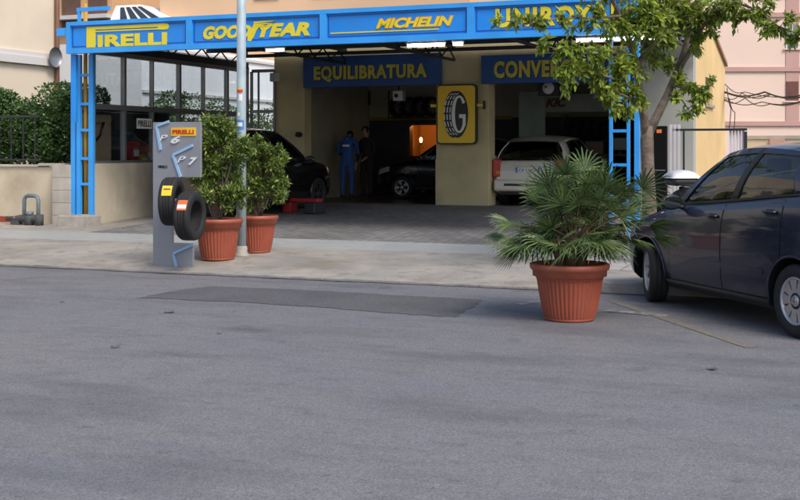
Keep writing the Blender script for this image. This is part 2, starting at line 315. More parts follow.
# worn parking bay lines
linem = ground_mat('worn_line_paint', [(14,.33,.58,(.15,.15,.155),1.,1.)], base=(.22,.18,.10), grain=95., grainamt=.3, bump=.8)
def road_strip(name, a, b, w, m, z=.004):
    a = Vector(a); b = Vector(b); d = (b-a).normalized(); n_ = Vector((-d.y,d.x))*w/2
    me = bpy.data.meshes.new(name); me.from_pydata([(*(a+n_),z),(*(a-n_),z),(*(b-n_),z),(*(b+n_),z)],[],[(0,1,2,3)]); me.materials.append(m); o = bpy.data.objects.new(name, me); C.objects.link(o); tag(o, kind='structure')
road_strip('parking_line', road_pt(612,301), road_pt(752,348), .11, linem)
chalk = ground_mat('faded_white_paint', [(5,.40,.55,(.15,.15,.16),1.,1.)], base=(.36,.38,.42), grain=95., grainamt=.3, bump=.8)
road_strip('faded_parking_mark', road_pt(516,304), road_pt(548,301), .16, chalk)
road_strip('faded_bay_mark', road_pt(606,311), road_pt(668,316), .16, chalk, .0055)

# ================================================================ CANOPY
can = thing('shop_canopy', -8.26, 4.4, 0, 'long bright blue metal canopy with tyre brand boards over the forecourt', 'canopy')
L0 = 0; PW = 2.55; zb, zt = 3.33, 3.90; NP = 4; LEN = NP*PW+.08
mb = MB(); 
mb.box(0,LEN,.0,.12,zt-.07,zt); mb.box(0,LEN,.0,.12,zb,zb+.09)
mb.box(0,.09,.002,.118,zb+.09,zt-.07)
for i in range(1,NP+1): mb.box(i*PW-.045,i*PW+.075 if i<NP else LEN,.002,.118,zb+.09,zt-.07)
mb.box(-.22,-.0,.02,.10,3.66,3.80)                      # stub bracket on the left
mb.box(0,.7,.3,.36,4.12,4.19); mb.box(0.02,.07,.3,.35,3.9,4.12)
mb.build('fascia_frame', bluef, can)
for i in range(NP):
    x0 = i*PW+(.09 if i==0 else .075); x1 = (i+1)*PW-.045
    fp = MB().box(x0,x1,.045,.075,zb+.09,zt-.07).build('fascia_panel', blue, can)
    th = MB(); e = .012
    for a,b,c,d in ((x0+.02,x1-.02,zb+.12,zb+.12+e),(x0+.02,x1-.02,zt-.10-e,zt-.10),(x0+.02,x0+.02+e,zb+.13,zt-.11),(x1-.02-e,x1-.02,zb+.13,zt-.11)): th.box(a,b,.037,.045,c,d)
    th.build('panel_trim', dblue, fp)
    if i == 0:
        m = MB(); a = .42
        m.box(a,a+.19,.033,.045,3.43,3.745)             # stem of the stretched P
        m.prism([(a+.19,3.70),(a+1.60,3.715),(a+1.70,3.72),(a+1.73,3.755),(a+1.70,3.79),(a+1.60,3.795),(a-.0,3.795),(a,3.745),(a+1.52,3.748),(a+1.52,3.73),(a+.19,3.727)][:1]+[(a+1.5,3.70),(a+1.5,3.722),(a+.19,3.722)], .033,.045)
        m.prism([(a,3.745),(a+1.5,3.745),(a+1.5,3.70),(a+1.62,3.69),(a+1.70,3.70),(a+1.73,3.745),(a+1.70,3.79),(a+1.62,3.80),(a,3.795)], .0335,.045)
        m.build('lettering', yel, fp)
        m = text('IRELLI', a+.24, 3.43, 1.44, .215, .012, bold=.045, y=.045, space=1.05); m.build('lettering', yel, fp)
    if i == 1:
        x = PW
        text('GOOD', x+.28, 3.49, .93, .225, .012, bold=.055, shear=.25, y=.045, space=1.05).build('lettering', yel, fp)
        text('YEAR', x+1.33, 3.49, .98, .225, .012, bold=.055, shear=.25, y=.045, space=1.05).build('lettering', yel, fp)
        # winged foot emblem
        m = MB(); fx = x+1.16
        m.prism([(fx-.02,3.44),(fx+.05,3.43),(fx+.10,3.50),(fx+.15,3.60),(fx+.20,3.66),(fx+.19,3.72),(fx+.10,3.71),(fx+.05,3.62),(fx-.01,3.52)], .030,.045)
        for k,(dz,ln) in enumerate(((0,.30),(.035,.36),(.07,.40))):
            m.prism([(fx+.11,3.655+dz),(fx+.15+ln*.5,3.66+dz+.012),(fx+.12+ln,3.685+dz),(fx+.15+ln*.45,3.69+dz),(fx+.10,3.685+dz)], .028-.001*k,.045)
        m.build('winged_foot_emblem', yel, fp)
    if i == 2:
        x = 2*PW
        text('MICHELIN', x+.95-.012, 3.555-.010, 1.32+.02, .155+.02, .008, bold=.065, shear=.3, y=.045).build('lettering_outline', orng, fp)
        text('MICHELIN', x+.95, 3.555, 1.32, .155, .013, bold=.04, shear=.3, y=.045).build('lettering', yel, fp)
        MB().box(x+.14,x+2.02,.033,.045,3.50,3.518).build('underline', yel, fp)
    if i == 3:
        x = 3*PW
        text('UNIROYAL', x+.41, 3.49, 1.98, .30, .012, bold=.045, y=.045, space=1.18).build('lettering', yel, fp)
        text('UNIROYAL', x+.41, 3.49, 1.98, .30, .009, bold=.065, y=.045, space=1.18).build('lettering_outline', dmetal, fp)
# roof deck and trusses
LN = LEN
m = MB(); m.box(0.0,LN,.12,6.5,3.86,3.895); m.build('roof_deck', mat('roof_sheet',(.10,.11,.13),.7), can)
m = MB()
m.box(0,.10,.12,6.5,3.46,3.60); 
for xx in (0.05, 2.55, 5.1, 7.65, LN-.05):
    m.box(xx-.03,xx+.03,.13,6.5,3.78,3.855); m.box(xx-.03,xx+.03,.13,6.5,3.40 if xx<1 else 3.50,3.46 if xx<1 else 3.55)
    for k in range(8):
        y0 = .2+k*.79; zlo, zhi = 3.55, 3.78
        m.tube([(xx,y0,zlo),(xx,y0+.4,zhi),(xx,y0+.79,zlo)], .018, 6)
for yy in (1.6,3.2,4.8,6.3): m.box(0,LN,yy,yy+.06,3.70,3.776)
m.build('truss', dmetal, can)
# left lattice posts
m = MB(); z0 = .40
def post(mb_, xa, xb, y, za, zb_, dep=.07): mb_.box(xa,xb,y,y+dep,za,zb_)
post(m, T(71.4,4.9)+8.26, T(75.5,4.9)+8.26, .48, z0, zb+.02); m.build('post', bluef, can)
m = MB(); a0,a1 = T(77,4.9)+8.26, T(81,4.9)+8.26; b0,b1 = T(89,4.9)+8.26, T(93.5,4.9)+8.26
post(m,a0,a1,.48,z0,zb+.02,.06); post(m,b0,b1,.48,z0,zb+.02,.06)
for zz in (.95,1.42,1.94,2.42,2.95): m.box(a1,b0,.485,.535,zz,zz+.05)
m.build('ladder_post', bluef, can)
m = MB(); m.tube([(T(84.8,4.98)+8.26,.60,z0),(T(84.8,4.98)+8.26,.60,4.3)], .038, 12); m.build('downpipe', mat('ochre_pipe',(.50,.27,.03),.5,var=.15,vs=4), can)
m = MB(); m.box(.0,.11,.14,.2,2.1,3.33); m.build('side_board', blue, can)
# right ladder and post
m = MB(); a0,a1 = T(609.4,4.9)+8.26, T(612.6,4.9)+8.26; b0,b1 = T(627,4.9)+8.26, T(630,4.9)+8.26
gz = G(4.9)
post(m,a0,a1,.48,gz,zb+.02,.05); post(m,b0,b1,.48,gz,zb+.02,.05)
for zz in (.75,1.35,1.87,2.37,2.9): m.box(a1,b0,.485,.525,zz,zz+.045)
m.build('ladder_post', bluef, can)
m = MB(); post(m,T(634.5,4.9)+8.26,T(639.5,4.9)+8.26,.48,gz,zb+.02,.08); m.build('post', bluef, can)
m = MB(); m.rbox(0,.66,0,.42,-.25,.24,.015); m.box(.10,.22,.06,.2,.24,.262); m.box(.42,.56,.06,.2,.24,.262)
o = m.build('post_plinth', conc); place(tag(o,'rough concrete block under the left blue and ochre posts','plinth'), -8.55, 4.52, .17)
# fluorescent lights under the canopy
for (px,s_,py,ln,lab) in ((275,6.5,50.5,.20,'short lit fluorescent lamp under the canopy, right of the lamp post'),(426,5.0,45.5,.34,'long lit fluorescent lamp under the canopy below the middle board'),
                     (458,5.6,44.3,.10,'small lit lamp close to the right end of the long fluorescent'),(615,5.0,39.5,.62,'lit fluorescent lamp under the canopy among the tree leaves')):
    zz = Zat(px,s_,py); r = thing('fluorescent_light', T(px,s_), s_, zz, lab, 'lamp', 'lamps under the canopy')
    MB().rbox(-ln,ln,-.04,.04,.03,.06,.006).build('housing', white, r); MB().tube([(-ln+.02,0,.005),(ln-.02,0,.005)],.026,10).build('light_tube', tube_on, r)
    [MB().box(q_*ln*.6,q_*ln*.6+.01,-.005,.005,.06,3.78-zz).build('hanger', dmetal, r) for q_ in (-1,1)]

# ================================================================ GARAGE
gar = thing('garage_building', 0, 11, .42, 'cream tyre workshop with two open bays and a yellow right side wall', 'garage')
H = 4.1-.42; tl, o1a, o1b, o2a, o2b, tr = -7.55, -6.78, -3.60, -2.41, .80, 1.85
m = MB(); m.box(tl,o1a,0,.35,-.5,H); m.box(o1a,o2b,0,.35,2.62,H); m.build('front_wall', cream, gar)
m = MB(); m.rbox(o1b,o2a,-.03,.42,-.45,2.62,.012); m.rbox(o1b-.01,o2a+.01,-.05,.44,-.45,.98,.012); 
m.build('pillar', cream, gar)
m = MB(); m.box(o2b,tr,0,.35,-.5,H); m.build('grey_front_wall', greyr, gar)
# right side wall with sloping top (yellow)
m = MB(); sw = [(0.0,-.5),(5.1,-.5),(5.1,3.18),(1.8,3.60),(0.0,3.60)]
wz0,wz1,wy0,wy1 = 2.16,2.74,1.75,2.85
def yz_prism(mb_, poly, x0, x1, mi=0):
    n=len(poly); mb_.add([(x0,y,z) for y,z in poly]+[(x1,y,z) for y,z in poly],[tuple(range(n)),tuple(reversed(range(n,2*n)))]+[(i,i+n,(i+1)%n+n,(i+1)%n) for i in range(n)],mi); return mb_
yz_prism(m,[(.35,-.5),(5.1,-.5),(5.1,wz0),(.35,wz0)],tr-.25,tr); yz_prism(m,[(.35,wz0),(wy0,wz0),(wy0,wz1),(.35,wz1)],tr-.25,tr); yz_prism(m,[(wy1,wz0),(5.1,wz0),(5.1,wz1),(wy1,wz1)],tr-.25,tr)
yz_prism(m,[(.35,wz1),(5.1,wz1),(5.1,3.18),(1.8,4.0),(.35,4.0)],tr-.25,tr); m.build('side_wall', yellow_r, gar)
m = MB(); yz_prism(m,[(5.16,3.17),(5.16,3.25),(1.8,4.08),(.0,4.08),(.0,4.0),(1.8,4.0)],tr-.29,tr+.06); m.build('coping', mat('brown_coping',(.36,.24,.17),.8), gar)
w = MB(); 
for a,b,c,d in ((wy0,wy1,wz0,wz0+.05),(wy0,wy1,wz1-.05,wz1),(wy0,wy0+.06,wz0,wz1),(wy1-.06,wy1,wz0,wz1),((wy0+wy1)/2-.03,(wy0+wy1)/2+.03,wz0,wz1)): w.box(tr-.16,tr-.11,a,b,c,d)
w = w.build('window', mat('window_frame_white',(.6,.6,.62),.5), gar); MB().box(tr-.145,tr-.135,wy0+.05,wy1-.05,wz0+.04,wz1-.04).build('pane', darkglass, w); MB().box(tr-.1,tr+.05,wy0-.05,wy1+.05,wz0-.06,wz0).build('sill', conc, w)
m = MB(); m.box(tl,tr-.25,.35,5.1,H-.28,H-.12); m.build('ceiling', mat('ceiling_dark',(.12,.12,.11),.9), gar)
m = MB(); m.box(tl,tl+.2,.35,5.0,-.1,H-.28); m.build('left_wall', creamd, gar)
# back wall with hatch into the lit back office
BY = 5.0; ha, hb = T(409,16)+.0, T(441,16); hz0, hz1 = Zat(423,16,156)-.42, Zat(423,16,125)-.42; ST = Zat(370,16,119)-.42
m = MB(); m.box(tl,ha,BY,BY+.2,ST,H-.28); m.box(ha,hb,BY,BY+.2,max(hz1,ST),H-.28); m.box(hb,tr-.25,BY,BY+.2,ST,H-.28); m.build('back_wall', creamd, gar)
m = MB(); m.box(tl,ha,BY-.012,BY+.2,-.1,ST); m.box(ha,hb,BY-.012,BY+.2,-.1,hz0); m.box(hb,tr-.25,BY-.012,BY+.2,-.1,ST)
if hz1 < ST: m.box(ha,hb,BY-.012,BY+.2,hz1,ST)
m.build('dark_dado', mat('dado_dark_paint',(.03,.035,.05),.6,var=.3), gar)
m = MB(); m.box(tl+.2,o1b+.2,BY-.03,BY-.014,ST-.045,ST+.045); m.build('yellow_stripe', mat('stripe_ochre',(.36,.25,.03),.6), gar)
# lit office
of = mat('warm_office_wall', (.30,.15,.05), .8)
m = MB(); m.box(ha-.3,hb+.5,BY+1.6,BY+1.65,-.1,3.0); m.box(ha-.35,ha-.3,BY+.2,BY+1.65,-.1,3.0); m.box(hb+.5,hb+.55,BY+.2,BY+1.65,-.1,3.0); m.box(ha-.35,hb+.55,BY+.2,BY+1.65,3.0,3.05); m.build('office_room', of, gar)
m = MB(); m.box(ha-.04,ha+.03,BY-.03,BY+.2,hz0,hz1); m.box(hb-.03,hb+.04,BY-.03,BY+.2,hz0,hz1); m.box(ha-.04,hb+.04,BY-.03,BY+.2,hz1,hz1+.05); m.box(ha-.04,hb+.04,BY-.08,BY+.2,hz0-.05,hz0); m.build('hatch_frame', mat('dark_wood',(.08,.05,.03),.6), gar)
lamp = thing('office_lamp', T(421,16.9), 16.9, Zat(421,16.9,148), 'bare glowing orange bulb on a stem in the lit back office', 'lamp')
MB().lathe([(.09,0),(.09,.02),(.02,.03),(.015,.14),(.03,.15)],16).build('lamp_stand', dmetal, lamp); MB().lathe([(.001,.29),(.022,.28),(.038,.24),(.034,.19),(.02,.15)],14).build('bulb', fire, lamp)
ld = bpy.data.lights.new('office_lamp_light','POINT'); ld.energy = 14; ld.color = (1,.42,.10); ld.shadow_soft_size = .06; lo = bpy.data.objects.new('office_lamp_light', ld); C.objects.link(lo); lo.location = W(T(421,16.5),16.5,2.35)
for i,(dx,hh) in enumerate(((.22,.16),(.30,.22),(.38,.12))):
    o = MB().lathe([(.03,0),(.035,hh*.6),(.015,hh*.8),(.015,hh)],12,caps=True).build('bottle', mat('bottle_amber',(.4,.2,.05),.3)); place(tag(o,'small amber bottle on the ledge of the lit office hatch','bottle','bottles on the office ledge'), T(421,16)+dx, 16.08, hz0+.42)
# -------- bay signs
def bay_sign(name, px0, px1, z0_, z1_, word, tx0, tx1, label):
    a = T(px0,10.85); b = T(px1,10.85); r = thing('bay_sign', a, 10.85, z0_, label, 'sign', 'dark blue signs over the bays')
    MB().rbox(0,b-a,0,.14,0,z1_-z0_,.01).build('sign_box', dblue, r)
    x0 = T(tx0,10.85)-a; x1 = T(tx1,10.85)-a
    text(word, x0, .11, x1-x0, .36, .012, bold=.045, y=0, space=1.12).build('lettering', yeld, r)
    text(word, x0+.02, .09, x1-x0, .36, .006, bold=.06, y=0, space=1.12).build('lettering_shadow', mat('letter_shadow',(.02,.03,.06),.6), r)
bay_sign('a', 303, 440, 3.0, 3.69, 'EQUILIBRATURA', 314, 427, 'dark blue sign reading EQUILIBRATURA over the left bay')
bay_sign('b', 481, 641, 3.0, 3.60, 'CONVERGENZA', 494, 618, 'dark blue sign reading CONVERGENZA over the right bay')
# -------- tyre sign on the pillar
r = thing('tyre_sign', -3.07, 10.88, 1.72, 'yellow sign with black rim, a tyre and a white G on the pillar', 'sign')
def rrect(x0,x1,z0_,z1_,rad,n=6):
    p=[]
    for cx,cz,a0 in ((x1-rad,z1_-rad,0),(x0+rad,z1_-rad,90),(x0+rad,z0_+rad,180),(x1-rad,z0_+rad,270)):
        for k in range(n+1): a=R(a0+90*k/n); p.append((cx+rad*math.cos(a),cz+rad*math.sin(a)))
    return p
sb = MB().prism(rrect(-.45,.45,0,1.28,.09),-.10,.0).build('sign_box', black, r); MB().prism(rrect(-.42,.42,.03,1.25,.07),-.106,-.10).build('sign_face', yelpl, r)
def ell(cx,cz,rx,rz,n=28): return [(cx+rx*math.cos(2*PI*k/n),cz+rz*math.sin(2*PI*k/n)) for k in range(n)]
ty = MB(); ty.prism(ell(-.06,.64,.22,.50),-.112,-.106); ty.prism(ell(.03,.64,.24,.50),-.114,-.1065)
ty.build('tyre_picture', black, r)
def arc_band(mb_,cx,cz,rx,rz,w,a0,a1,y0,y1,n=18,mi=0):
    for k in range(n):
        a=R(a0+(a1-a0)*k/n); b=R(a0+(a1-a0)*(k+1)/n)
        mb_.prism([(cx+rx*math.cos(a),cz+rz*math.sin(a)),(cx+rx*math.cos(b),cz+rz*math.sin(b)),(cx+(rx-w)*math.cos(b),cz+(rz-w*.6)*math.sin(b)),(cx+(rx-w)*math.cos(a),cz+(rz-w*.6)*math.sin(a))],y0,y1,mi)
tw = MB()
for cx in (-.14,-.075,-.01):
    for a0 in range(100,260,20): arc_band(tw,cx+.10,.64,.24,.46,.024,a0,a0+15,-.118,-.112,3)
arc_band(tw,.07,.64,.17,.40,.075,38,322,-.120,-.114,26)
tw.box(.07,.215,-.1205,-.114,.56,.64); tw.box(.15,.215,-.1203,-.114,.40,.562)
tw.build('white_letter', white, r)
MB().box(.45,.60,-.06,-.01,.80,.86).box(-.60,-.45,-.06,-.01,.80,.86).build('bracket', yelpl, r)
m = MB().box(.585,.62,-.07,0,.74,.92); m.build('bracket_end', black, r)
# wall lamp on left wall, small box
r = thing('wall_lamp', T(277,10.9), 10.9, 3.1, 'small pale box lamp at the top left of the garage wall', 'lamp'); MB().rbox(-.12,.02,-.14,.1,.05,.25,.02).build('lamp_housing', palew, r); MB().box(-.10,0,-.155,-.14,.07,.23).build('lens', mat('frosted',(.4,.42,.42),.3), r)
r = thing('surveillance_camera', T(298,10.9), 10.9, 2.0-.05, 'small dark round socket box low on the cream wall beside the left bay', 'socket'); MB().lathe([(.001,-.06),(.05,-.05),(.06,.0),(.06,.1)],16,'y').build('body', black, r)
r.name = 'socket_box'
# -------- interior dressing
# hanging monitor / speaker
r = thing('loudspeaker', T(399,12.2), 12.2, Zat(399,12.2,101), 'small white loudspeaker with a black cone hanging in the left bay', 'loudspeaker')
MB().rbox(-.12,.13,-.1,.1,0,.24,.02).build('cabinet', white, r); MB().lathe([(.001,-.112),(.03,-.115),(.045,-.105),(.05,-.1)],16,'y',c=(-.03,0,.12)).build('cone', black, r); MB().box(-.01,.01,-.01,.01,.24,3.4-r.location.z).build('bracket', dmetal, r)
def wheel_mesh(root, rad=.31, wid=.20, rimcol=None, style=7, emblem=False, cap=True, side=-1):
    """axis along local y; outer face at side*wid/2"""
    h = wid/2; tp = [(rad*.64,-h*.8),(rad*.70,-h*.98),(rad*.86,-h),(rad*.96,-h*.9),(rad,-h*.66),(rad,-h*.3)]
    m_ = MB(); m_.lathe(tp+[(rad*.985,-h*.28),(rad*.985,-h*.22),(rad,-h*.2),(rad,h*.2),(rad*.985,h*.22),(rad*.985,h*.28),(rad,h*.3)]+[(a,-b) for a,b in reversed(tp[:-1])]+[(rad*.64,h*.5),(rad*.62,0),(rad*.64,-h*.5),(rad*.64,-h*.8)],48,'y')
    m_.build('tyre', rubber, root)
    c_ = MB(); o_ = side
    rr = rad*.66
    c_.lathe([(rr,o_*h*.86),(rr*.96,o_*h*.95),(rr*.90,o_*h*.86),(rr*.86,o_*h*.55),(rr*.86,-o_*h*.6)],40,'y')
    for k in range(style):
        a = 2*PI*k/style; wv = .30*rr if style<8 else .31*rr
        pts=[]
        for q,(rd,ww) in enumerate(((rr*.12,wv*.55),(rr*.5,wv*.5),(rr*.93,wv*.85))):
            for sg in (-1,1): pts.append((rd*math.cos(a)-sg*ww*math.sin(a), o_*h*(.80 if q else .72), rd*math.sin(a)+sg*ww*math.cos(a)))
        back = [(p[0],p[1]-o_*.02,p[2]) for p in pts]
        c_.add(pts+back,[(0,1,3,2),(2,3,5,4),(6,8,9,7),(8,10,11,9),(0,2,8,6),(2,4,10,8),(1,7,9,3),(3,9,11,5)])
    c_.lathe([(.001,o_*h*.92),(rr*.16,o_*h*.90),(rr*.24,o_*h*.82),(rr*.24,o_*h*.5)],24,'y')
    c_.build('rim', rimcol or mat('hubcap_silver',(.5,.52,.54),.35,.7,var=.05), root)
    if emblem:
        e_ = MB()
        e_.lathe([(rr*.15,o_*h*.93),(rr*.17,o_*h*.955),(rr*.19,o_*h*.93)],24,'y')
        for k in range(3):
            a=R(90+120*k); e_.add([(rr*.16*math.cos(a),o_*h*.95,rr*.16*math.sin(a)),(rr*.03*math.cos(a+PI/3),o_*h*.95,rr*.03*math.sin(a+PI/3)),(rr*.03*math.cos(a+PI),o_*h*.95,rr*.03*math.sin(a+PI)),(rr*.03*math.cos(a-PI/3),o_*h*.95,rr*.03*math.sin(a-PI/3))],[(0,1,2,3)])
        e_.build('hub_emblem', chrome, root)
def wheel_rack(px0,px1,py0,py1,s_,lab,rows):
    a,b = T(px0,s_),T(px1,s_); z0_,z1_ = Zat((px0+px1)/2,s_,py1),Zat((px0+px1)/2,s_,py0)
    r_ = thing('wheel_rack', a, s_, z0_, lab, 'rack'); w_ = b-a; h_=z1_-z0_
    f_ = MB()
    for xx in (0,w_-.03):
        for yy in (0,.32): f_.box(xx,xx+.03,yy,yy+.03,0,h_)
    f_.build('frame', dmetal, r_)
    for k in range(rows):
        zz=h_*k/rows+.02; q=MB().box(.03,w_-.03,.02,.04,zz,zz+.03).box(.03,w_-.03,.3,.32,zz,zz+.03); q.build('shelf', dmetal, r_)
    return a,w_,z0_,h_
def loose_wheel(t,s_,z_,rad,rot,lab,grp,rim=None,wid=.19,nm='alloy_wheel',cat='wheel'):
    r_ = thing(nm, t, s_, z_+rad, lab, cat, grp, rot); hub=MB().lathe([(.001,-.03),(rad*.14,-.03),(rad*.14,.03),(.001,.03)],16,'y').build('hub', dmetal, r_); wheel_mesh(r_, rad, wid, rim, 5); return r_
a,w_,z0_,h_ = wheel_rack(388,437,90,119,15.2,'high dark steel rack of wheels at the back right of the left bay',1)
wl_lab = 'alloy wheel on the high rack at the back of the left bay'
for k in range(4): loose_wheel(a+.2+k*.3,15.36,z0_+.05,.26,R(70),wl_lab,'wheels on the high rack')
a,w_,z0_,h_ = wheel_rack(562,640,114,200,14.8,'wide dark rack of stacked tyres behind the right bay',3)
for row in range(3):
    for k in range(7):
        if row==0 and k>5: continue
        loose_wheel(a+.16+k*.24,14.97,z0_+h_*row/3+.05,.24,R(68),'black tyre standing on the dark rack behind the right bay','tyres on the wide rack', dmetal,.17,'spare_tyre','tyre')
o = MB().rbox(0,.42,0,.3,0,.28,.01).build('cardboard_box', mat('cardboard',(.20,.14,.09),.8)); place(tag(o,'brown cardboard box in front of the tyre rack in the right bay','box'), T(585,13.9),13.9,Zat(590,13.9,154))
# bench that carries it
r = thing('workbench', T(575,13.8), 13.8, .42, 'dark workbench along the tyre rack in the right bay', 'workbench'); bh = Zat(590,13.9,154)-.42
MB().box(0,1.5,0,.5,bh-.05,bh-.002).build('bench_top', mat('bench_wood',(.07,.05,.035),.7), r)
for xx in (.02,1.43):
    for yy in (.02,.43): MB().box(xx,xx+.05,yy,yy+.05,0,bh-.05).build('leg', dmetal, r)
r = thing('computer_monitor', T(612,13.95), 13.95, bh+.42, 'bluish grey computer screen on the bench behind the right ladder post', 'monitor'); MB().rbox(0,.36,.02,.06,.08,.38,.01).build('casing', black, r); MB().box(.02,.34,.012,.018,.1,.36).build('screen', mat('screen_off',(.08,.14,.17),.2), r); MB().box(.12,.24,0,.16,0,.015).box(.17,.19,.05,.07,.015,.09).build('stand', black, r)
# shop name board and round lamp in the right bay
bw0,bw1 = T(519,14.4), T(545,14.4)
r = thing('partition_panel', bw0, 14.4, .42, 'pale green partition panel standing in the right bay', 'partition'); MB().box(0,bw1-bw0,0,.06,1.2,Zat(530,14.4,92)-.42).build('panel', mat('pale_green',(.34,.42,.36),.7), r); MB().box(0,bw1-bw0,0,.05,0,1.2).build('lower_panel', mat('dado_green',(.05,.06,.055),.7), r)
r = thing('name_board', T(545,14.45), 14.45, Zat(570,14.45,112), 'long pale board with dark red letters over the tyre rack', 'sign'); wdt=T(640,14.45)-T(545,14.45)
MB().box(0,wdt,0,.05,0,.42).build('board', mat('board_pale',(.30,.31,.28),.6), r); text('KIC',.02,.12,.52,.22,.01,bold=.05,shear=.3).build('lettering', mat('dark_red_letter',(.09,.012,.012),.5), r)
r = thing('ceiling_lamp', T(548,12.4), 12.4, Zat(548,12.4,92), 'round white lamp with a green dot under the right bay sign', 'lamp'); MB().rbox(-.24,.24,.02,.12,-.08,.26,.02).build('back_box', dmetal, r)
m=MB().lathe([(.001,-.04),(.07,-.035),(.12,-.01),(.14,.03)],24,'y',c=(0,0,.09)); m.build('lens', white, r); MB().lathe([(.001,-.052),(.025,-.05),(.03,-.036)],12,'y',c=(-.04,0,.11)).build('green_dot', mat('green_dot',(.02,.2,.05),.4), r)
o = MB().box(0,.32,0,.02,0,.36).build('wall_banner', mat('maroon_cloth',(.12,.02,.02),.8)); place(tag(o,'dark red banner high on the back wall of the left bay','banner'), T(359,15.9),15.9,Zat(365,15.9,105))
o = text('PIRELLI',0,0,.46,.13,.01,bold=.03); o=o.build('wall_lettering', mat('grey_letter',(.09,.09,.08),.7)); place(tag(o,'faint dark PIRELLI lettering high on the back wall of the left bay','lettering'), T(315,15.97),15.97,Zat(320,15.97,98))
r = thing('wall_shelf', T(337,15.9), 15.9, Zat(345,15.9,106), 'narrow pale shelf with a hanging tool on the back wall', 'shelf'); MB().box(0,.4,-.1,.08,0,.04).build('shelf_board', palew, r); MB().tube([(.13,-.02,-.02),(.13,-.02,-.33)],.03,8).build('hanging_tool', dmetal, r)

# ================================================================ SHOWROOM (glass side along the left of the forecourt)
sh = thing('glass_showroom', -8.15, 5.1, .2, 'grey framed glass showroom on a cream plinth wall left of the forecourt', 'showroom')
ZB = 1.35-.2; ZR0, ZR1 = 2.36-.2, 2.46-.2; ZT = 3.38-.2; LS = 5.85
m = MB(); m.box(-.18,.0,0,LS,-.1,ZB); m.build('plinth_wall', lowcr, sh)
fr = MB(); ys = [i*LS/6 for i in range(7)]
for i,y in enumerate(ys):
    w_ = .07 if i in (0,1,3,5,6) else .035
    fr.box(-.12,-.03,y-w_ if i==6 else y, y if i==6 else y+w_, ZB, ZT)
fr.box(-.125,-.025,0,LS,ZR0,ZR1); fr.box(-.125,-.025,0,LS,ZB,ZB+.05); fr.box(-.125,-.025,0,LS,ZT,ZT+.12)
fr.build('frame', gmetal, sh)
for i in range(6):
    for (a,b) in ((ZB+.05,ZR0),(ZR1,ZT)): MB().box(-.08,-.07,ys[i]+.07,ys[i+1]-.0,a,b).build('pane', winglass, sh)
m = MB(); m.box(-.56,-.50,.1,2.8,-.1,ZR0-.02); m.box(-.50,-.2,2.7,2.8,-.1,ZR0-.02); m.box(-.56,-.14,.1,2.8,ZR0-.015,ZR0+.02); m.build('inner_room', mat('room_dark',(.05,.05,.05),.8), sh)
# front-facing window between showroom and garage wall
r = thing('corner_window', T(250,10.95), 10.95, .4, 'grey framed tall window between the showroom and the garage wall', 'window'); ww = T(275,10.95)-T(250,10.95)
f = MB(); f.box(0,.04,0,.08,0,3.0); f.box(ww-.05,ww,0,.08,0,3.0); f.box(ww*.3,ww*.3+.025,0,.06,1.0,3.0)
for zz in (.9,Zat(262,10.95,113)-.4,2.98): f.box(0.04,ww-.05,.002,.078,zz,zz+.07)
f.build('frame', gmetal, r); MB().box(.04,ww-.05,.03,.04,.97,2.98).build('pane', winglass, r); MB().box(0.04,ww-.05,.02,.06,0,.9).build('lower_panel', gmetal, r)
# goods behind the glass
r = thing('poster_board', -8.60, 5.28, .95+.42, 'tan poster board with a black swoosh behind the first low pane', 'poster', rot=R(78)); MB().box(0,.75,0,.03,0,.9).build('board', tan, r)
q = MB(); pts=[(.12,.62),(.17,.5),(.26,.42),(.38,.42),(.46,.5),(.5,.62),(.56,.76)]; q.tube([(x_,-.012,z_) for x_,z_ in pts],.025,8); q.build('black_swoosh', black, r); text('Service',.18,.72,.35,.06,.006).build('lettering', black, r)
r.scale=(1,1,1)
for i,(yy,zz,cc,lab,hh) in enumerate(((6.55,1.35,(.45,.03,.03),'stack of red oil cans behind the showroom glass',.42),(6.85,1.35,(.6,.42,.03),'yellow box on the sill behind the showroom glass',.16),(7.05,1.35,(.5,.1,.05),'orange red carton behind the showroom glass',.34))):
    o = MB().rbox(0,.2,0,.24,0,hh,.012); o.box(.205,.21,.03,.21,hh*.3,hh*.6,1); o = o.build('goods_carton', [mat('carton%d'%i,cc,.5),white]); place(tag(o,lab,'carton'), -8.52, yy, zz-.0)
ob = MB().box(-.26,0,0,.9,0,.04).build('window_shelf', gmetal); place(tag(ob,'low shelf behind the glass carrying red and yellow cartons','shelf'), -8.36, 6.45, 1.305)
r = thing('window_sticker', -8.135, 6.42, 2.02, 'white PIRELLI sticker on the second low pane', 'sticker', rot=R(90)); MB().box(0,.52,0,.004,0,.2).build('sticker_ground', white, r); text('PIRELLI',.04,.04,.44,.12,.004,bold=.02).build('lettering', black, r)

# ================================================================ LEFT: low wall, pillar, railing, hedge, pipes
r = thing('low_garden_wall', -14, 5.0, .2, 'low cream garden wall under the hedge with a pale coping', 'wall'); xw = T(40,5)+14
MB().box(0,xw+.65,0,.22,-.3,1.08).build('wall', lowcr, r); m=MB().rbox(0,xw-.02,-.04,.26,1.08,1.125,.01); m.rbox(xw+.0,xw+.55,-.06,.28,1.1,1.15,.01); m.build('coping', stone, r); MB().box(0,xw-.6,-.012,0,.0,.14).build('red_skirting', rustm, r)
r = thing('tiled_gate_pier', T(52,4.85), 4.85, .15, 'square pier clad in grey stone tiles beside the blue posts', 'pier')
wd = T(70.5,4.85)-T(52,4.85)
m=MB()
for i in range(5): m.rbox(0.003,wd*.98,0,.35,i*.235+.003,i*.235+.232,.006)
m.build('stone_tiles', stone, r); MB().box(.012,wd*.96,.01,.34,0,1.18).build('core', conc, r)
r = thing('railing', -14, 5.1, 1.34, 'dark iron railing on the low garden wall in front of the hedge', 'railing'); m=MB(); 
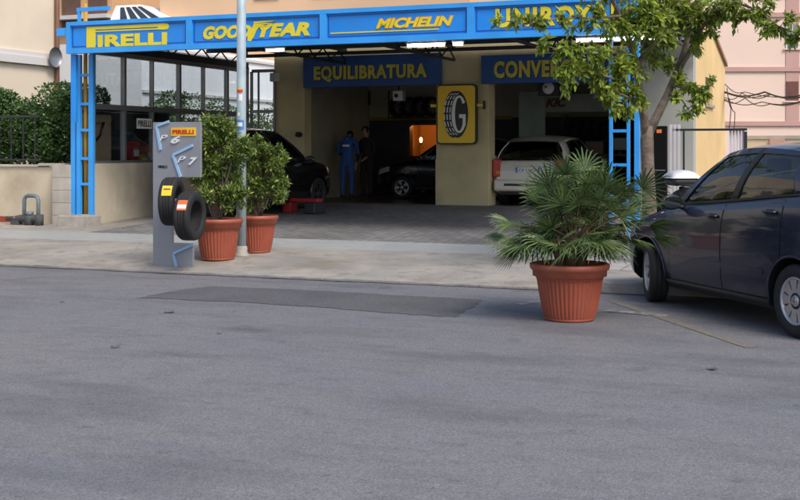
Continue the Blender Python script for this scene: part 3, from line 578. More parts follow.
for k in range(17): m.box(k*.28,k*.28+.02,0,.02,0,.9)
m.box(0,4.6,-.005,.025,.88,.92); m.box(0,4.6,-.005,.025,.06,.09); m.build('bars', dmetal, r)
def hedge(t0,t1,s0,s1,z0_,z1_,n,label,bulge=.25,sz=(.06,.11)):
    r_ = thing('hedge', (t0+t1)/2, (s0+s1)/2, z0_, label, 'hedge'); hx,hy=(t1-t0)/2,(s1-s0)/2
    ctr = np.stack([rng.uniform(-hx,hx,60),rng.uniform(-hy,hy,60),rng.uniform(0,z1_-z0_,60)],1); rad = rng.uniform(.25,.55,60)
    k = rng.integers(0,60,n); d = unit(n); P_ = ctr[k]+d*(rad[k]*rng.uniform(.75,1.05,n))[:,None]
    P_[:,0]=np.clip(P_[:,0],-hx-bulge,hx+bulge); P_[:,2]=np.clip(P_[:,2],-.1,z1_-z0_+.25)
    P_ = P_[P_[:,1]>-hy-.15]; d = unit(len(P_)); d[:,2]=np.abs(d[:,2])*.6; d/=np.linalg.norm(d,axis=1)[:,None]
    leaves('foliage', P_, d, rng.uniform(*sz,len(P_)), .5, leafH, r_)
    b=MB()
    for i in range(14):
        x=rng.uniform(-hx,hx); y=rng.uniform(-hy,hy); b.tube([(x,y,-.8),(x+rng.uniform(-.1,.1),y,.3),(x+rng.uniform(-.3,.3),y+.1,1.1)],[.03,.02,.01],6)
    b.build('stem', bark, r_)
hedge(-13.0,-8.95,5.45,6.3,1.25,2.62,32000,'dense green garden hedge above the low wall at the far left')
hedge(-11.3,-10.3,7.2,17,1.3,2.75,14000,'hedge seen through the showroom glass in front of a white house')
# standpipe
r = thing('standpipe', T(12,4.6), 4.6, G(4.6)-.02, 'grey blue water pipe loop with valve against the low cream wall', 'pipe'); sc = 1
x1=.28; x2=.60
m=MB(); m.tube([(x1,0,.0),(x1,0,.48),(x1+.03,0,.54),(x1+.08,0,.56),(x2-.08,0,.56),(x2-.03,0,.54),(x2,0,.48),(x2,0,0)],.036,12); m.build('pipe_loop', pipe_m, r)
m=MB(); m.tube([(-.12,0,.13),(.05,0,.13),(.2,0,.14),(.62,0,.14)],[.045,.05,.07,.07],12); m.tube([(.1,-.06,.05),(.1,.06,.05)],.09,12); m.tube([(.4,-.0,.0),(.4,0,.2)],.09,12); m.tube([(.62,-.0,.0),(.62,0,.22)],.08,12); m.build('valve_body', mat('old_iron',(.07,.075,.08),.7,.3,var=.3,vs=10), r)
MB().tube([(.1,-.08,.15),(.1,.08,.15)],.02,8).build('valve_lever', pipe_m, r); m=MB(); m.tube([(.4,0,.2),(.4,0,.27)],.075,12); m.build('valve_handle', pipe_m, r)

# ================================================================ NEIGHBOURING HOUSES
r = thing('peach_house', -12.2, -4, 0, 'pale peach house with a long ledge behind the hedge at the left', 'house')
yE = 13.15
MB().box(-8,0,0,yE,0,7.5).build('wall', peach, r); m=MB(); m.box(0,.10,0,yE,Zat(30,9,62)-.12,Zat(30,9,62)+.05); m.box(0,.06,0,yE,Zat(30,9,62)+.05,Zat(30,9,62)+.16); m.build('ledge', palew, r)
MB().tube([(.08,yE-.05,0),(.08,yE-.05,7.4)],.055,10).build('downpipe', brownp, r)
m = MB(); m.lathe([(.001,.0),(.15,.02),(.22,.06),(.23,.08)],24,'x',c=(.12,yE-.25,3.7)); m.build('satellite_dish', gmetal, r)
r = thing('white_house', -16, 11.4, 0, 'white rendered house seen through the showroom glass', 'house')
MB().box(0,4.6,0,26,0,4.25).build('wall', whiter, r); m=MB()
for zz in (2.35,3.0,4.1): m.box(4.6,4.66,0,26,zz,zz+.07)
m.build('string_course', palew, r)
t0_=T(52,27); r = thing('orange_house', t0_, 27, 0, 'orange tan house rising behind the canopy at the upper left', 'house'); w0_=T(112,27)-t0_; MB().box(0,w0_,0,8,0,10.5).build('wall', orangr, r)
m=MB().box(-.1,w0_+.1,-.5,-.0,Zat(85,27,20),Zat(85,27,16)); m.build('balcony_slab', palew, r)
for f_ in (.18,.62):
    w=MB().box(w0_*f_,w0_*f_+.9,-.05,.0,6.4,8.3).build('window', mat('brown_shutter',(.13,.07,.045),.6), r)
t0_=T(160,22); r = thing('peach_block', t0_, 22, 0, 'plain peach coloured wall rising behind the middle of the canopy', 'house'); w0_=T(470,22)-t0_; MB().box(0,w0_,0,8,0,8.2).build('wall', mat('warm_peach',(.66,.44,.27),.85,var=.08,vs=.4), r)
for f_ in (.33,.52,.75): MB().box(w0_*f_,w0_*f_+.9,-.05,0,6.6,8.0).build('window', mat('brown_shutter',(.13,.07,.045),.6), r)
t0_=T(108,21); r = thing('glazed_lean_to', t0_, 21, 0, 'white framed sloping roof with dark glazing beside the orange house', 'conservatory'); w0_=T(172,21)-t0_
zA,zB=Zat(140,21,24),Zat(140,21,2); dz=zB-zA
MB().box(0,w0_,0,3,0,zA).build('wall', whiter, r)
m=MB(); m.add([(0,0,zA),(w0_,0,zA),(w0_-.2,3,zA),(.0,3,zA),(-.1,.6,zB),(w0_*.35,.6,zB),(w0_*.35,3,zB),(-.1,3,zB)],[(0,1,5,4),(4,5,6,7),(1,2,6,5),(0,4,7,3)]); m.build('sloping_roof', whiter, r)
for k in range(4):
    a0,a1=.10+k*.20,.24+k*.20; P0=lambda u,v: Vector((w0_*u+(w0_*(.35*u)-.1*(1-u)-w0_*u)*v, .6*v-.03, zA+dz*v))
    MB().add([P0(a0+.1,.12),P0(a1+.1,.12),P0(a1+.1,.9),P0(a0+.1,.9)],[(0,1,2,3)]).build('roof_pane', mat('dark_glazing',(.04,.045,.055),.2), r)
# pink apartment block, nearly square to the camera
r = bpy.data.objects.new('pink_apartment_block', None); C.objects.link(r); r.location=(9,70,0); r.rotation_euler=(0,0,R(-2)); tag(r,'pale pink apartment block with rose bands behind the yellow wall at right','apartment block')
k_=70/1200
MB().box(0,34,0,12,0,16).build('wall', pinkr, r); m=MB()
for zz in (3.0,6.15,9.3,12.4): m.box(-.02,34.02,-.12,0,zz,zz+.26)
wx0 = (779-400)*k_-9+.25
for i,xx in enumerate((wx0-9.0,wx0,wx0+4.5,wx0+9)):
    for zz in (3.26,6.41,9.56): m.box(xx,xx+.76,-.05,0,zz,zz+2.89)
m.build('rose_bands', pinkd, r)
shut = mat('red_brown_shutter',(.16,.06,.05),.6); bwin = mat('blue_grey_window',(.16,.2,.26),.2)
for i,xx in enumerate((wx0-9,wx0,wx0+4.5,wx0+9)):
    for zz,mm,hh in ((4.45,shut,1.12),(7.48,bwin,1.4),(10.6,shut,1.3)):
        w=MB().box(xx,xx+.72,-.075,-.05,zz,zz+hh).build('window', mm, r); MB().box(xx-.15,xx+.9,-.14,-.05,zz-.08,zz).build('sill', pinkr, w)
        q=MB()
        if mm is shut:
            for j in range(9): q.box(xx+.03,xx+.69,-.09,-.075,zz+.04+j*hh/9,zz+.04+j*hh/9+.06)
            q.build('slats', shut, w)
        else: q.box(xx+.34,xx+.38,-.095,-.075,zz,zz+hh).box(xx,xx+.05,-.095,-.075,zz,zz+hh).box(xx+.67,xx+.72,-.095,-.075,zz,zz+hh); q.build('frame', white, w)
# low wall behind the gate
ty_=T(744,16); r = thing('yard_wall', ty_, 16.0, .3, 'beige yard wall with a pink block behind the iron gate', 'wall'); hh_=Zat(770,16,139)-.3; MB().box(0,14,0,.25,0,hh_).build('wall', mat('beige_render',(.60,.50,.38),.85,var=.1), r); MB().box(.0,14,-.03,.28,hh_,hh_+.08).build('coping', stone, r)
MB().box(T(770,16)-ty_,T(785,16)-ty_,-.06,0,hh_-.2,hh_-.001).build('pink_block', pinkd, r)
# cables
def cable(pts,r_,root,nm='cable'):
    out=[]
    for i in range(len(pts)-1):
        a,b=Vector(pts[i]),Vector(pts[i+1])
        for k in range(8): out.append(a.lerp(b,k/8)+Vector((0,0,-.10*math.sin(PI*k/8))))
    out.append(Vector(pts[-1])); return MB().tube(out,r_,6).build(nm, black, root)
cb = bpy.data.objects.new('overhead_cables', None); C.objects.link(cb); cb.location=(0,0,0); tag(cb,'bundle of black cables strung across in front of the pink block','cables')
def pz(px,py,Y): return ((px-400)*Y/1200,Y,1.6-(py-150)*Y/1200)
for pts,rr in (([(724,91.5,28.6),(765,92,26),(810,95,24)],.018),([(724,92.5,28.6),(770,94,26),(812,91,24)],.011),([(724,99,28.6),(762,102,26),(812,97,24)],.011),([(724,100,28.6),(745,98,27),(770,104,26),(812,96,24)],.010),([(725,84,28.6),(745,92,27.5),(812,93,24)],.010),([(724,97,28.6),(742,93,27.5),(770,95,26)],.010),([(727,88,28.6),(731,108,28.6),(729,128,28.6)],.010),([(729,98,28.6),(735,112,28.6),(734,128,28.6)],.010)):
    cable([pz(*p) for p in pts], rr, cb)
cb.location = Vector(pz(724,91,28.6))
for ch in cb.children:
    ch.data.transform(Matrix.Translation(-cb.location))
# iron gate right of the tree
r = thing('iron_gate', T(673,8.2), 8.2, .34, 'open gate with black top bar and white pickets right of the tree', 'gate'); zt_=Zat(700,8.2,130)-.34; L_=T(747,8.2)-T(673,8.2)
MB().box(.0,L_,0,.04,zt_-.015,zt_+.025).build('top_bar', dmetal, r)
lil = mat('lilac_white_paint',(.6,.58,.64),.5)
for k in range(3): MB().box(-.06+k*.07,-.06+k*.07+.045,-.0,.045,0,zt_+.10).build('picket', lil, r)
xo=T(729,8.2)-T(673,8.2)
for k in range(5): MB().box(xo+k*.054,xo+k*.054+.036,.045,.085,0,zt_+.02).build('picket', lil, r)
MB().box(L_-.05,L_,-.002,.04,0,zt_-.031).build('end_post', dmetal, r)
MB().box(.17,.20,-.0,.04,0,zt_-.016).build('latch_post', dmetal, r)
# dark totem
a = T(652.5,7.5); r = thing('dark_totem', a, 7.5, .3, 'tall narrow black panel with an orange mark behind the tree trunk', 'totem'); wv=T(666.5,7.5)-a; hv=Zat(660,7.5,126)-.3
MB().rbox(0,wv,0,.12,0,hv,.01).build('panel', mat('matt_black',(.008,.008,.009),.95,spec=.1), r); MB().box(wv*.3,wv*.65,-.006,0,hv-.12,hv-.06).build('orange_mark', orng, r); MB().box(.02,wv-.02,-.006,0,hv*.55,hv*.56).build('seam', gmetal, r)

# ================================================================ LAMP POST
r = thing('lamp_post', -3.02, 1.5, None, 'tall pale blue grey street pole with stickers between the potted shrubs', 'pole')
MB().tube([(0,0,0),(0,0,2.2),(0,0,7.5)],[.07,.066,.06],20).build('pole', polem, r); MB().lathe([(.11,0),(.11,.02),(.085,.05),(.085,.12),(.07,.14)],20).build('base_collar', conc, r)
def sticker(z_,h_,m_,nm,rr=.0665,a0=-125,a1=-45,par=None):
    q=MB(); q.grid(lambda u,v:((rr+.002)*math.cos(R(a0+(a1-a0)*u)),(rr+.002)*math.sin(R(a0+(a1-a0)*u)),z_+h_*v),10,1); return q.build(nm,m_,par or r)
stb=mat('sticker_blue',(.05,.2,.55),.5); zc=lambda py: Zat(238,1.5,py)-G(1.5)
sticker(zc(130),.14,stb,'round_blue_sticker',a0=-150,a1=-30); sticker(zc(126.5),.055,white,'sticker_white_band',.068,-130,-50)
sticker(zc(93),.05,mat('sticker_red',(.5,.05,.03),.5),'red_sticker'); sticker(zc(90),.03,mat('sticker_yellow',(.7,.5,.05),.5),'yellow_sticker',.0665,-110,-60); sticker(zc(101),.09,white,'paper_note',.0665,-95,-50)
sticker(zc(116),.05,white,'torn_paper',.067,-110,-80)

# ================================================================ TYRE DISPLAY STAND
r = thing('tyre_display_stand', T(153,.35), .35, None, 'brushed grey tyre display stand with blue strokes and a PIRELLI plate', 'display stand')
wd = T(200,.35)-T(153,.35); col = T(172,.35)-T(153,.35); zp = Zat(176,.35,177)-G(.35); ztp = Zat(176,.35,122)-G(.35); zl0 = Zat(176,.35,243)-G(.35); zl1=zl0
th=.05
dp0=lambda px: T(px,.35)-T(153,.35)
m=MB(); m.box(0,wd,-.0,th,zp,ztp); m.build('upper_panel', brush, r)
m=MB(); m.box(0,col,0.001,th-.001,0,zp); m.build('side_column', brush, r)
m=MB(); m.box(col,wd*.84,.001,th-.001,0,zl1);  m.build('lower_panel', brush, r)
MB().tube([(col*.8,.02,1.0),(dp0(172),-.20,Zat(172,.02,201.5)-G(.35)+.2)],.02,10).build('tyre_bracket', dmetal, r); MB().tube([(col*.95,.02,.7),(dp0(190),-.35,Zat(190,-.1,216)-G(.35)+.2)],.02,10).build('tyre_bracket', dmetal, r)
def zz_(pts,w_,nm,y=-.022):
    q=MB()
    for (x0_,z0__),(x1_,z1__) in zip(pts,pts[1:]):
        d=Vector((x1_-x0_,z1__-z0__)).normalized(); n_=Vector((-d.y,d.x))*w_/2
        q.prism([(x0_+n_.x,z0__+n_.y),(x0_-n_.x,z0__-n_.y),(x1_-n_.x,z1__-n_.y),(x1_+n_.x,z1__+n_.y)],y,-.001)
    q.build(nm,iceb,r)
def dp(px,py): return (T(px,.35)-T(153,.35), Zat(px,.35,py)-G(.35))
zz_([dp(169.5,121.5),dp(157,126),dp(161,150)],.034,'blue_stroke'); zz_([dp(193,145.5),dp(173.5,155),dp(181,177)],.034,'blue_stroke'); zz_([dp(194.5,244),dp(174,253.5),dp(179.5,277)],.034,'blue_stroke',-.03)
p0=dp(171.5,136); p1=dp(196,127.5)
pl=MB().box(p0[0],p1[0],-.012,-.001,p0[1],p1[1]).build('brand_plate', mat('plate_yellow',(.75,.5,.02),.45), r)
text('PIRELLI',p0[0]+.025,p0[1]+.028,p1[0]-p0[0]-.05,.055,.006,bold=.04,y=-.012).build('lettering', mat('plate_red',(.6,.03,.02),.5), pl)
for (cx,cy,s_) in ((160,141,'P'),(171.5,143.5,'6'),(178,162.5,'P'),(189,165,'7')):
    a,b=dp(cx,cy); dgt=s_ in '67'; text(s_,a,b,.14 if dgt else .12,.10 if dgt else .08,.02,bold=.04 if dgt else .0,shear=.35).build('chrome_character', mat('satin_silver',(.72,.73,.76),.35,.1), r)
    if dgt: q=MB(); 
a,b=dp(158,168); text('PIRELLI',a,b,.15,.035,.006,bold=.03,shear=.3).build('small_lettering', black, r)
TYR=.315
for (px,py,s_,rot,lab,lm,pr) in ((172,201.5,.02,R(106),'black tyre with a yellow label, upper left on the display stand',mat('label_yellow',(.8,.6,.03),.5),None),(190,216,-.10,R(98),'black tyre with an orange and white label, lower right on the display stand',mat('label_orange',(.75,.16,.04),.5),white)):
    q = thing('display_tyre', T(px,s_), s_, Zat(px,s_,py), lab, 'tyre', 'tyres on the display stand', rot)
    h=.105; rad=TYR; tp=[(rad*.62,-h*.75),(rad*.66,-h*.95),(rad*.84,-h),(rad*.95,-h*.92),(rad*.992,-h*.72),(rad,-h*.4)]
    m=MB(); m.lathe(tp+[(rad*.98,-h*.36),(rad*.98,-h*.28),(rad,-h*.25),(rad,-h*.05),(rad*.98,-h*.03),(rad*.98,h*.05),(rad,h*.08),(rad,h*.28),(rad*.98,h*.3),(rad*.98,h*.38)]+[(a_,-b_) for a_,b_ in reversed(tp)]+[(rad*.64,h*.6),(rad*.645,0),(rad*.64,-h*.6),(rad*.62,-h*.75)],64,'y')
    m.build('tyre_body', rubber, q)
    def lab_(a0,a1,y0,y1,mm,nm,rr=rad+.003):
        k=MB(); k.grid(lambda u,v:(rr*math.cos(R(a0+(a1-a0)*u)),y0+(y1-y0)*v,rr*math.sin(R(a0+(a1-a0)*u))),8,1); k.build(nm,mm,q)
    lab_(138,164,-.08,.05,lm,'paper_label')
    if pr: lab_(150,160,-.075,.045,pr,'label_stripe',rad+.0045)
    else: lab_(146,150,-.06,.03,rustm,'label_stripe',rad+.0045)

# ================================================================ POTTED PLANTS
def pot(root, r0, r1, h, ribs=44, rimh=.1):
    m=MB(); n=ribs*4; prof=[(r0*.97,0),(r0,.012),(r0,.03),(r0*1.01,.035)]
    vs_=[];fs=[]
    zs=[0,.015,.03,.05,.10,.2,.3,.5,.7,.78,.80,.84,1.0]
    for j,f_ in enumerate(zs):
        z_=h*f_; base=r0+(r1-r0)*f_**.6
        for k in range(n):
            rib = .0035*(1 if k%4<2 else -1) if .1<=f_<=.7 else 0
            if f_<.05: rib=.006
            if f_ in (.78,): rib=.012
            if f_ in (.80,.84): rib=.008
            rr=base+rib; a=2*PI*k/n; vs_.append((rr*math.cos(a),rr*math.sin(a),z_))
    for j in range(len(zs)-1):
        for k in range(n): fs.append((j*n+k,j*n+(k+1)%n,(j+1)*n+(k+1)%n,(j+1)*n+k))
    m.add(vs_,fs,0,False); m.lathe([(.001,.01),(r0*.95,.01)],32)
    p_=m.build('pot', terra, root)
    q=MB(); R1=r1*1.12; q.lathe([(r1*1.0,h-.11*h/.5),(R1*.955,h-.105*h/.5),(R1*.96,h-.055*h/.5),(R1*1.0,h-.05*h/.5),(R1*1.035,h-.03),(R1*1.03,h),(R1*.97,h+.006),(R1*.90,h-.0),(r1*.9,h-.03),(r1*.88,h-.12)],64); q.build('rim', terrar, p_)
    s_=MB(); s_.grid(lambda u,v:(r1*.9*v*math.cos(2*PI*u),r1*.9*v*math.sin(2*PI*u),h-.06+.015*math.sin(9*u*PI)*v*(1-v)),24,4); s_.build('soil', soil, root)
def shrub(px,py,s_,r0,r1,h,blobs,n,label):
    """blobs in px offsets converted to metres relative to the pot"""
    root=thing('potted_shrub', T(px,s_), s_, None, label, 'potted plant', 'potted shrubs beside the lamp post'); pot(root,r0,r1,h,36)
    P_=[]; b=MB(); cs=[]
    for (bx,by,bz,br,w) in blobs:
        k=int(n*w); d=unit(k)
        # clumps inside each blob
        nc=max(6,int(br*40)); cc=unit(nc)*rng.uniform(.35,1.0,nc)[:,None]*br; ii=rng.integers(0,nc,k)
        q=cc[ii]+d*rng.uniform(.3,1.,k)[:,None]*br*.34; P_.append(q+np.array([bx,by,bz]))
        for j in range(7):
            c_=cc[j%nc]; b.tube([(rng.uniform(-.04,.04),rng.uniform(-.04,.04),h-.07),(bx*.4+rng.uniform(-.05,.05),by*.4,h+.2+.2*rng.random()),(bx+c_[0]*.5,by+c_[1]*.5,bz+c_[2]*.4),(bx+c_[0],by+c_[1],bz+c_[2])],[.013,.011,.008,.003],6)
    b.build('stem', bark, root); P_=np.concatenate(P_); d=unit(len(P_)); d[:,2]+=.35; d/=np.linalg.norm(d,axis=1)[:,None]
    leaves('foliage', P_, d, rng.uniform(.05,.095,len(P_)), .36, leafB, root, nrm=np.array([0,0,1.])); return root
m1=1/71.
shrub(218,0,1.05,.21,.30,.56,[(-.10,.05,1.66,.33,.20),(.14,0,1.45,.38,.22),(-.22,0,1.20,.30,.15),(.20,.0,1.02,.30,.14),(-.05,-.1,.92,.26,.10),(.0,0,1.74,.22,.07),(-.30,0,1.45,.22,.06),(.3,-.05,.85,.2,.06)],10500,'fuller shrub in a terracotta pot standing nearest the tyre display')
shrub(257,0,1.95,.18,.27,.53,[(-.06,0,1.30,.30,.22),(.18,0,1.12,.26,.20),(.26,0,1.40,.2,.12),(-.12,0,1.0,.26,.14),(.34,0,1.25,.15,.07),(.02,0,1.52,.16,.06),(.22,0,.86,.22,.12),(0,-.1,.80,.22,.07)],7600,'smaller shrub in a terracotta pot right of the grey pole')
# palm
palm = bpy.data.objects.new('potted_palm', None); C.objects.link(palm); palm.location=(1.60,11.32,0); tag(palm,'bushy fan palm in a big ribbed terracotta pot on the road','potted palm')
pot(palm,.215,.325,.53,44)
st=MB(); fo=MB(); 
for (bx,by,tx,ty,tz) in ((-.06,0,-.12,.03,.80),(.08,.03,.16,0,.88),(.0,-.05,.02,-.1,.72),(.02,.08,.05,.15,.8)):
    st.tube([(bx,by,.44),((bx+tx)/2,(by+ty)/2,.62),(tx,ty,tz)],[.05,.06,.04],9)
st.build('trunk', dry, palm)
def fan(root,tip,dirv,L,n,spread,droop):
    d=dirv.normalized(); side=d.cross(Vector((0,0,1)));
    if side.length<.1: side=Vector((1,0,0))
    side.normalize(); roll=Matrix.Rotation(random.uniform(-.9,.9),3,d); side=roll@side; nrm=side.cross(d).normalized()
    fo.tube([root,root.lerp(tip,.5)+Vector((0,0,.03)),tip],[.007,.006,.005],5,0)
    for k in range(n):
        a=(k/(n-1)-.5)*spread; ld=(d*math.cos(a)+side*math.sin(a)+nrm*.12*math.cos(a*2)).normalized(); ls=nrm.cross(ld).normalized()
        ll=L*(1-.22*abs(a)/(spread/2))*random.uniform(.88,1.08); w=.0095
        p0=tip; p1=tip+ld*ll*.42; p2=tip+ld*ll*.78+Vector((0,0,-droop*ll*.10)); p3=tip+ld*ll+Vector((0,0,-droop*ll*.28))
        vs_=[p0-ls*.003,p0+ls*.003]
        for p,ww in ((p1,w),(p2,w*.62)): vs_+=[p-ls*ww-nrm*ww*.0,p+nrm*ww*.55,p+ls*ww]
        vs_.append(p3)
        fo.add(vs_,[(0,2,3),(0,3,1),(1,3,4),(2,5,6,3),(3,6,7,4),(5,8,6),(6,8,7)],1,False)
rs=random.Random(11)
crowns=[Vector((-.12,.03,.78)),Vector((.20,0,.86)),Vector((.02,-.1,.70)),Vector((.05,.15,.78))]
random.seed(5)
NF=136
for i in range(NF):
    cr=crowns[i%4]; az=i*2.39996+rs.uniform(-.3,.3); el=rs.choice([rs.uniform(-.4,.2),rs.uniform(.1,.75),rs.uniform(.5,1.1),rs.uniform(.8,1.4)])
    dv=Vector((math.cos(az)*math.cos(el),math.sin(az)*math.cos(el),math.sin(el)))
    pl_=rs.uniform(.22,.44)*(1.5 if el>.5 else 1.0)
    tip=cr+dv*pl_; tip.z-=.03
    tip.z=max(tip.z,.72)
    if tip.x<-.2 and tip.z>1.10-.4*(-.2-tip.x): continue
    fan(cr,tip,(dv+Vector((0,0,-.15))),rs.uniform(.26,.36),rs.randint(14,18),rs.uniform(2.4,3.6),rs.uniform(.1,.9))
# low sideways fronds right and left
for (dx,dz,ln) in ((.95,.04,.62),(.9,-.12,.66),(-.9,-.05,.50),(-.85,.25,.5),(.85,.3,.5),(-.75,-.25,.42),(.7,-.2,.4)):
    dv=Vector((dx,rs.uniform(-.35,.1),dz)).normalized(); cr=crowns[1 if dx>0 else 0]; fan(cr,cr+dv*ln*.9,dv,.30,19,2.0,.6)
fo.build('foliage', [dry,leafP], palm, fixn=False)

# ================================================================ STREET TREE
tree = thing('street_tree', T(650,2.0), 2.0, .13, 'slender forked street tree with yellow green leaves right of the canopy', 'tree')
TW=tree.location.copy(); 
def tp_(px,py,dY=0):   # world offset from the tree base
    Y=TW.y+dY; p=Vector(((px-400)*Y/1200,Y,1.6-(py-150)*Y/1200)); return Matrix.Rotation(ANG,3,'Z')@(p-TW)
tk=MB(); 
tk.tube([tp_(650,237),tp_(649.5,210),tp_(648.5,185),tp_(647.5,160),tp_(647,140),tp_(648,126)],[.11,.092,.085,.082,.085,.065],14)
limbs=[([(646.5,138,0),(643,110,-.05),(639,85,-.1),(636,62,-.15),(628,38,-.3),(618,12,-.5),(606,-15,-.8)],[.062,.052,.046,.042,.035,.028,.02]),
 ([(648,134,0),(656,118,.1),(666,98,.2),(677,72,.3),(684,52,.3),(690,28,.4),(697,0,.5),(702,-30,.6)],[.066,.056,.05,.045,.038,.032,.026,.02]),
 ([(638,80,-.1),(644,55,.1),(648,30,.3),(652,0,.5),(656,-40,.7)],[.045,.038,.03,.024,.015]),
 ([(677,72,.3),(688,55,.2),(697,36,.0),(712,12,-.3),(735,2,-.6),(757,10,-.8),(778,26,-1.0),(803,36,-1.2)],[.04,.034,.028,.022,.018,.014,.010,.005]),
 ([(634,55,-.15),(612,52,-.5),(590,54,-.8),(565,50,-1.0),(545,46,-1.2)],[.026,.02,.015,.01,.005]),
 ([(640,92,-.1),(622,82,-.4),(600,74,-.7),(578,68,-.9),(560,78,-1.0)],[.024,.018,.014,.009,.004]),
 ([(642,108,0),(630,98,-.3),(616,92,-.5),(602,98,-.7)],[.018,.014,.01,.004]),
 ([(672,85,.2),(684,88,0),(698,95,-.2),(708,92,-.3)],[.018,.014,.009,.004]),
 ([(668,94,.2),(682,100,-.1),(690,112,-.2)],[.014,.01,.004]),
 ([(620,16,-.5),(595,18,-.9),(560,18,-1.3),(525,24,-1.6),(500,20,-1.8)],[.02,.015,.011,.008,.004]),
 ([(636,62,-.15),(654,44,-.5),(668,30,-.8)],[.02,.014,.006]),
 ([(690,28,.4),(668,22,.0),(655,14,-.3)],[.02,.014,.006])]
for pts,rd in limbs: tk.tube([tp_(*p) for p in pts],rd,10)
# foliage sprays: (px, py, dY, radius m, leaves)
sprays=[]
def spray(px,py,dY,rad,n): sprays.append((tp_(px,py,dY),rad,n))
for a in [(548,46,-1.2,.14,90),(560,52,-1.1,.16,110),(575,50,-1.0,.16,100),(592,53,-.9,.16,100),(610,52,-.7,.19,130),
 (560,76,-1.0,.12,90),(572,70,-1.0,.14,120),(588,74,-.9,.14,90),(602,78,-.7,.16,120),(616,84,-.5,.17,150),(628,92,-.3,.15,130),
 (604,98,-.7,.13,110),(614,108,-.6,.12,90),(626,112,-.3,.12,80),(600,88,-.6,.13,100),(566,92,-1,.07,30),
 (622,68,-.5,.2,180),(634,72,-.3,.18,140),(640,100,-.2,.12,90),
 (690,92,-.1,.13,110),(700,96,-.3,.12,100),(708,92,-.3,.08,50),(692,108,-.2,.10,70),(684,118,-.2,.08,40),(680,82,.1,.15,110),(672,96,-.2,.10,70),(711,78,-.2,.06,20),
 (500,22,-1.8,.10,30),(520,24,-1.6,.12,45),(540,20,-1.5,.13,60),(560,18,-1.3,.14,40),(580,20,-1.1,.18,60),(600,22,-.8,.22,120),(618,30,-.5,.25,240),
 (636,20,-.3,.26,260),(652,28,-.4,.26,260),(662,40,-.3,.22,190),(668,20,-.2,.26,240),(684,22,.1,.24,220),(694,38,.0,.17,130),(704,20,-.1,.22,190),(716,14,-.3,.2,150),(726,8,-.5,.18,110),
 (655,58,.2,.18,120),(648,44,.1,.2,150),(664,64,.2,.15,90),(700,52,.2,.08,35),(716,34,-.2,.07,25),(733,22,-.6,.07,24),
 (744,14,-.7,.13,70),(757,22,-.8,.13,75),(768,30,-.9,.13,75),(780,34,-1.0,.12,70),(792,38,-1.1,.12,65),(803,36,-1.2,.13,60),(768,12,-.9,.10,40),(788,20,-1.1,.08,35),
 (640,0,-.3,.35,300),(670,-5,0,.4,330),(700,-8,.3,.4,300),(612,-12,-.6,.3,150),(580,-14,-1.0,.25,90),(735,-8,-.3,.3,150),(765,-5,-.7,.25,90),(650,-45,.2,.7,550),(690,-50,.5,.7,450),(610,-75,-.3,.6,250),(740,-40,.2,.5,250)]: spray(*a)
PP=[];DD=[];SS=[]
limbpts=[tp_(*p) for pts,rd in limbs for p in pts]
for c,rad,n in sprays:
    n=int(n*(1.35 if c.z>2.9 and c.x>-1.2 else .9))
    near=min(limbpts,key=lambda q:(q-c).length)
    for j in range(max(3,n//18)):                       # twigs carrying leaves
        e=c+Vector(unit(1)[0])*rad*random.uniform(.5,1.15); s0=near.lerp(c,.6)+Vector(unit(1)[0])*rad*.25
        mid=s0.lerp(e,.5)+Vector((0,0,.03)); tk.tube([near.lerp(s0,.5) if j==0 else s0,mid,e],[.006,.004,.002],4,0,False)
        k=n//max(3,n//18)
        for q in range(k):
            f_=random.uniform(.1,1.05); p=(s0.lerp(mid,f_*2) if f_<.5 else mid.lerp(e,f_*2-1)); dd=((e-s0).normalized()*.6+Vector(unit(1)[0])).normalized(); dd.z-=.25
            PP.append(p+Vector(unit(1)[0])*.025); DD.append(dd.normalized()); SS.append(random.uniform(.07,.125))
tk.build('trunk', bark, tree)
leaves('crown', np.array([p[:] for p in PP]), np.array([d[:] for d in DD]), np.array(SS), .42, leafT, tree, nrm=np.array([0,-.3,1.]))

# ================================================================ CARS
def lerpf(pts):
    xs=[p[0] for p in pts]; ys=[p[1] for p in pts]
    if xs[0]>xs[-1]: xs=xs[::-1]; ys=ys[::-1]
    def f(x):
        i=max(0,min(len(xs)-2,int(np.searchsorted(xs,x))-1)); x_=min(max(x,xs[0]),xs[-1])
        t_=(x_-xs[i])/(xs[i+1]-xs[i])
        # catmull-rom-ish smoothing
        m0=(ys[i+1]-ys[max(i-1,0)])/(xs[i+1]-xs[max(i-1,0)]) if i>0 else (ys[1]-ys[0])/(xs[1]-xs[0])
        m1=(ys[min(i+2,len(xs)-1)]-ys[i])/(xs[min(i+2,len(xs)-1)]-xs[i]) if i<len(xs)-2 else (ys[-1]-ys[-2])/(xs[-1]-xs[-2])
        h_=xs[i+1]-xs[i]; t2=t_*t_; t3=t2*t_
        return (2*t3-3*t2+1)*ys[i]+(t3-2*t2+t_)*h_*m0+(-2*t3+3*t2)*ys[i+1]+(t3-t2)*h_*m1
    return f
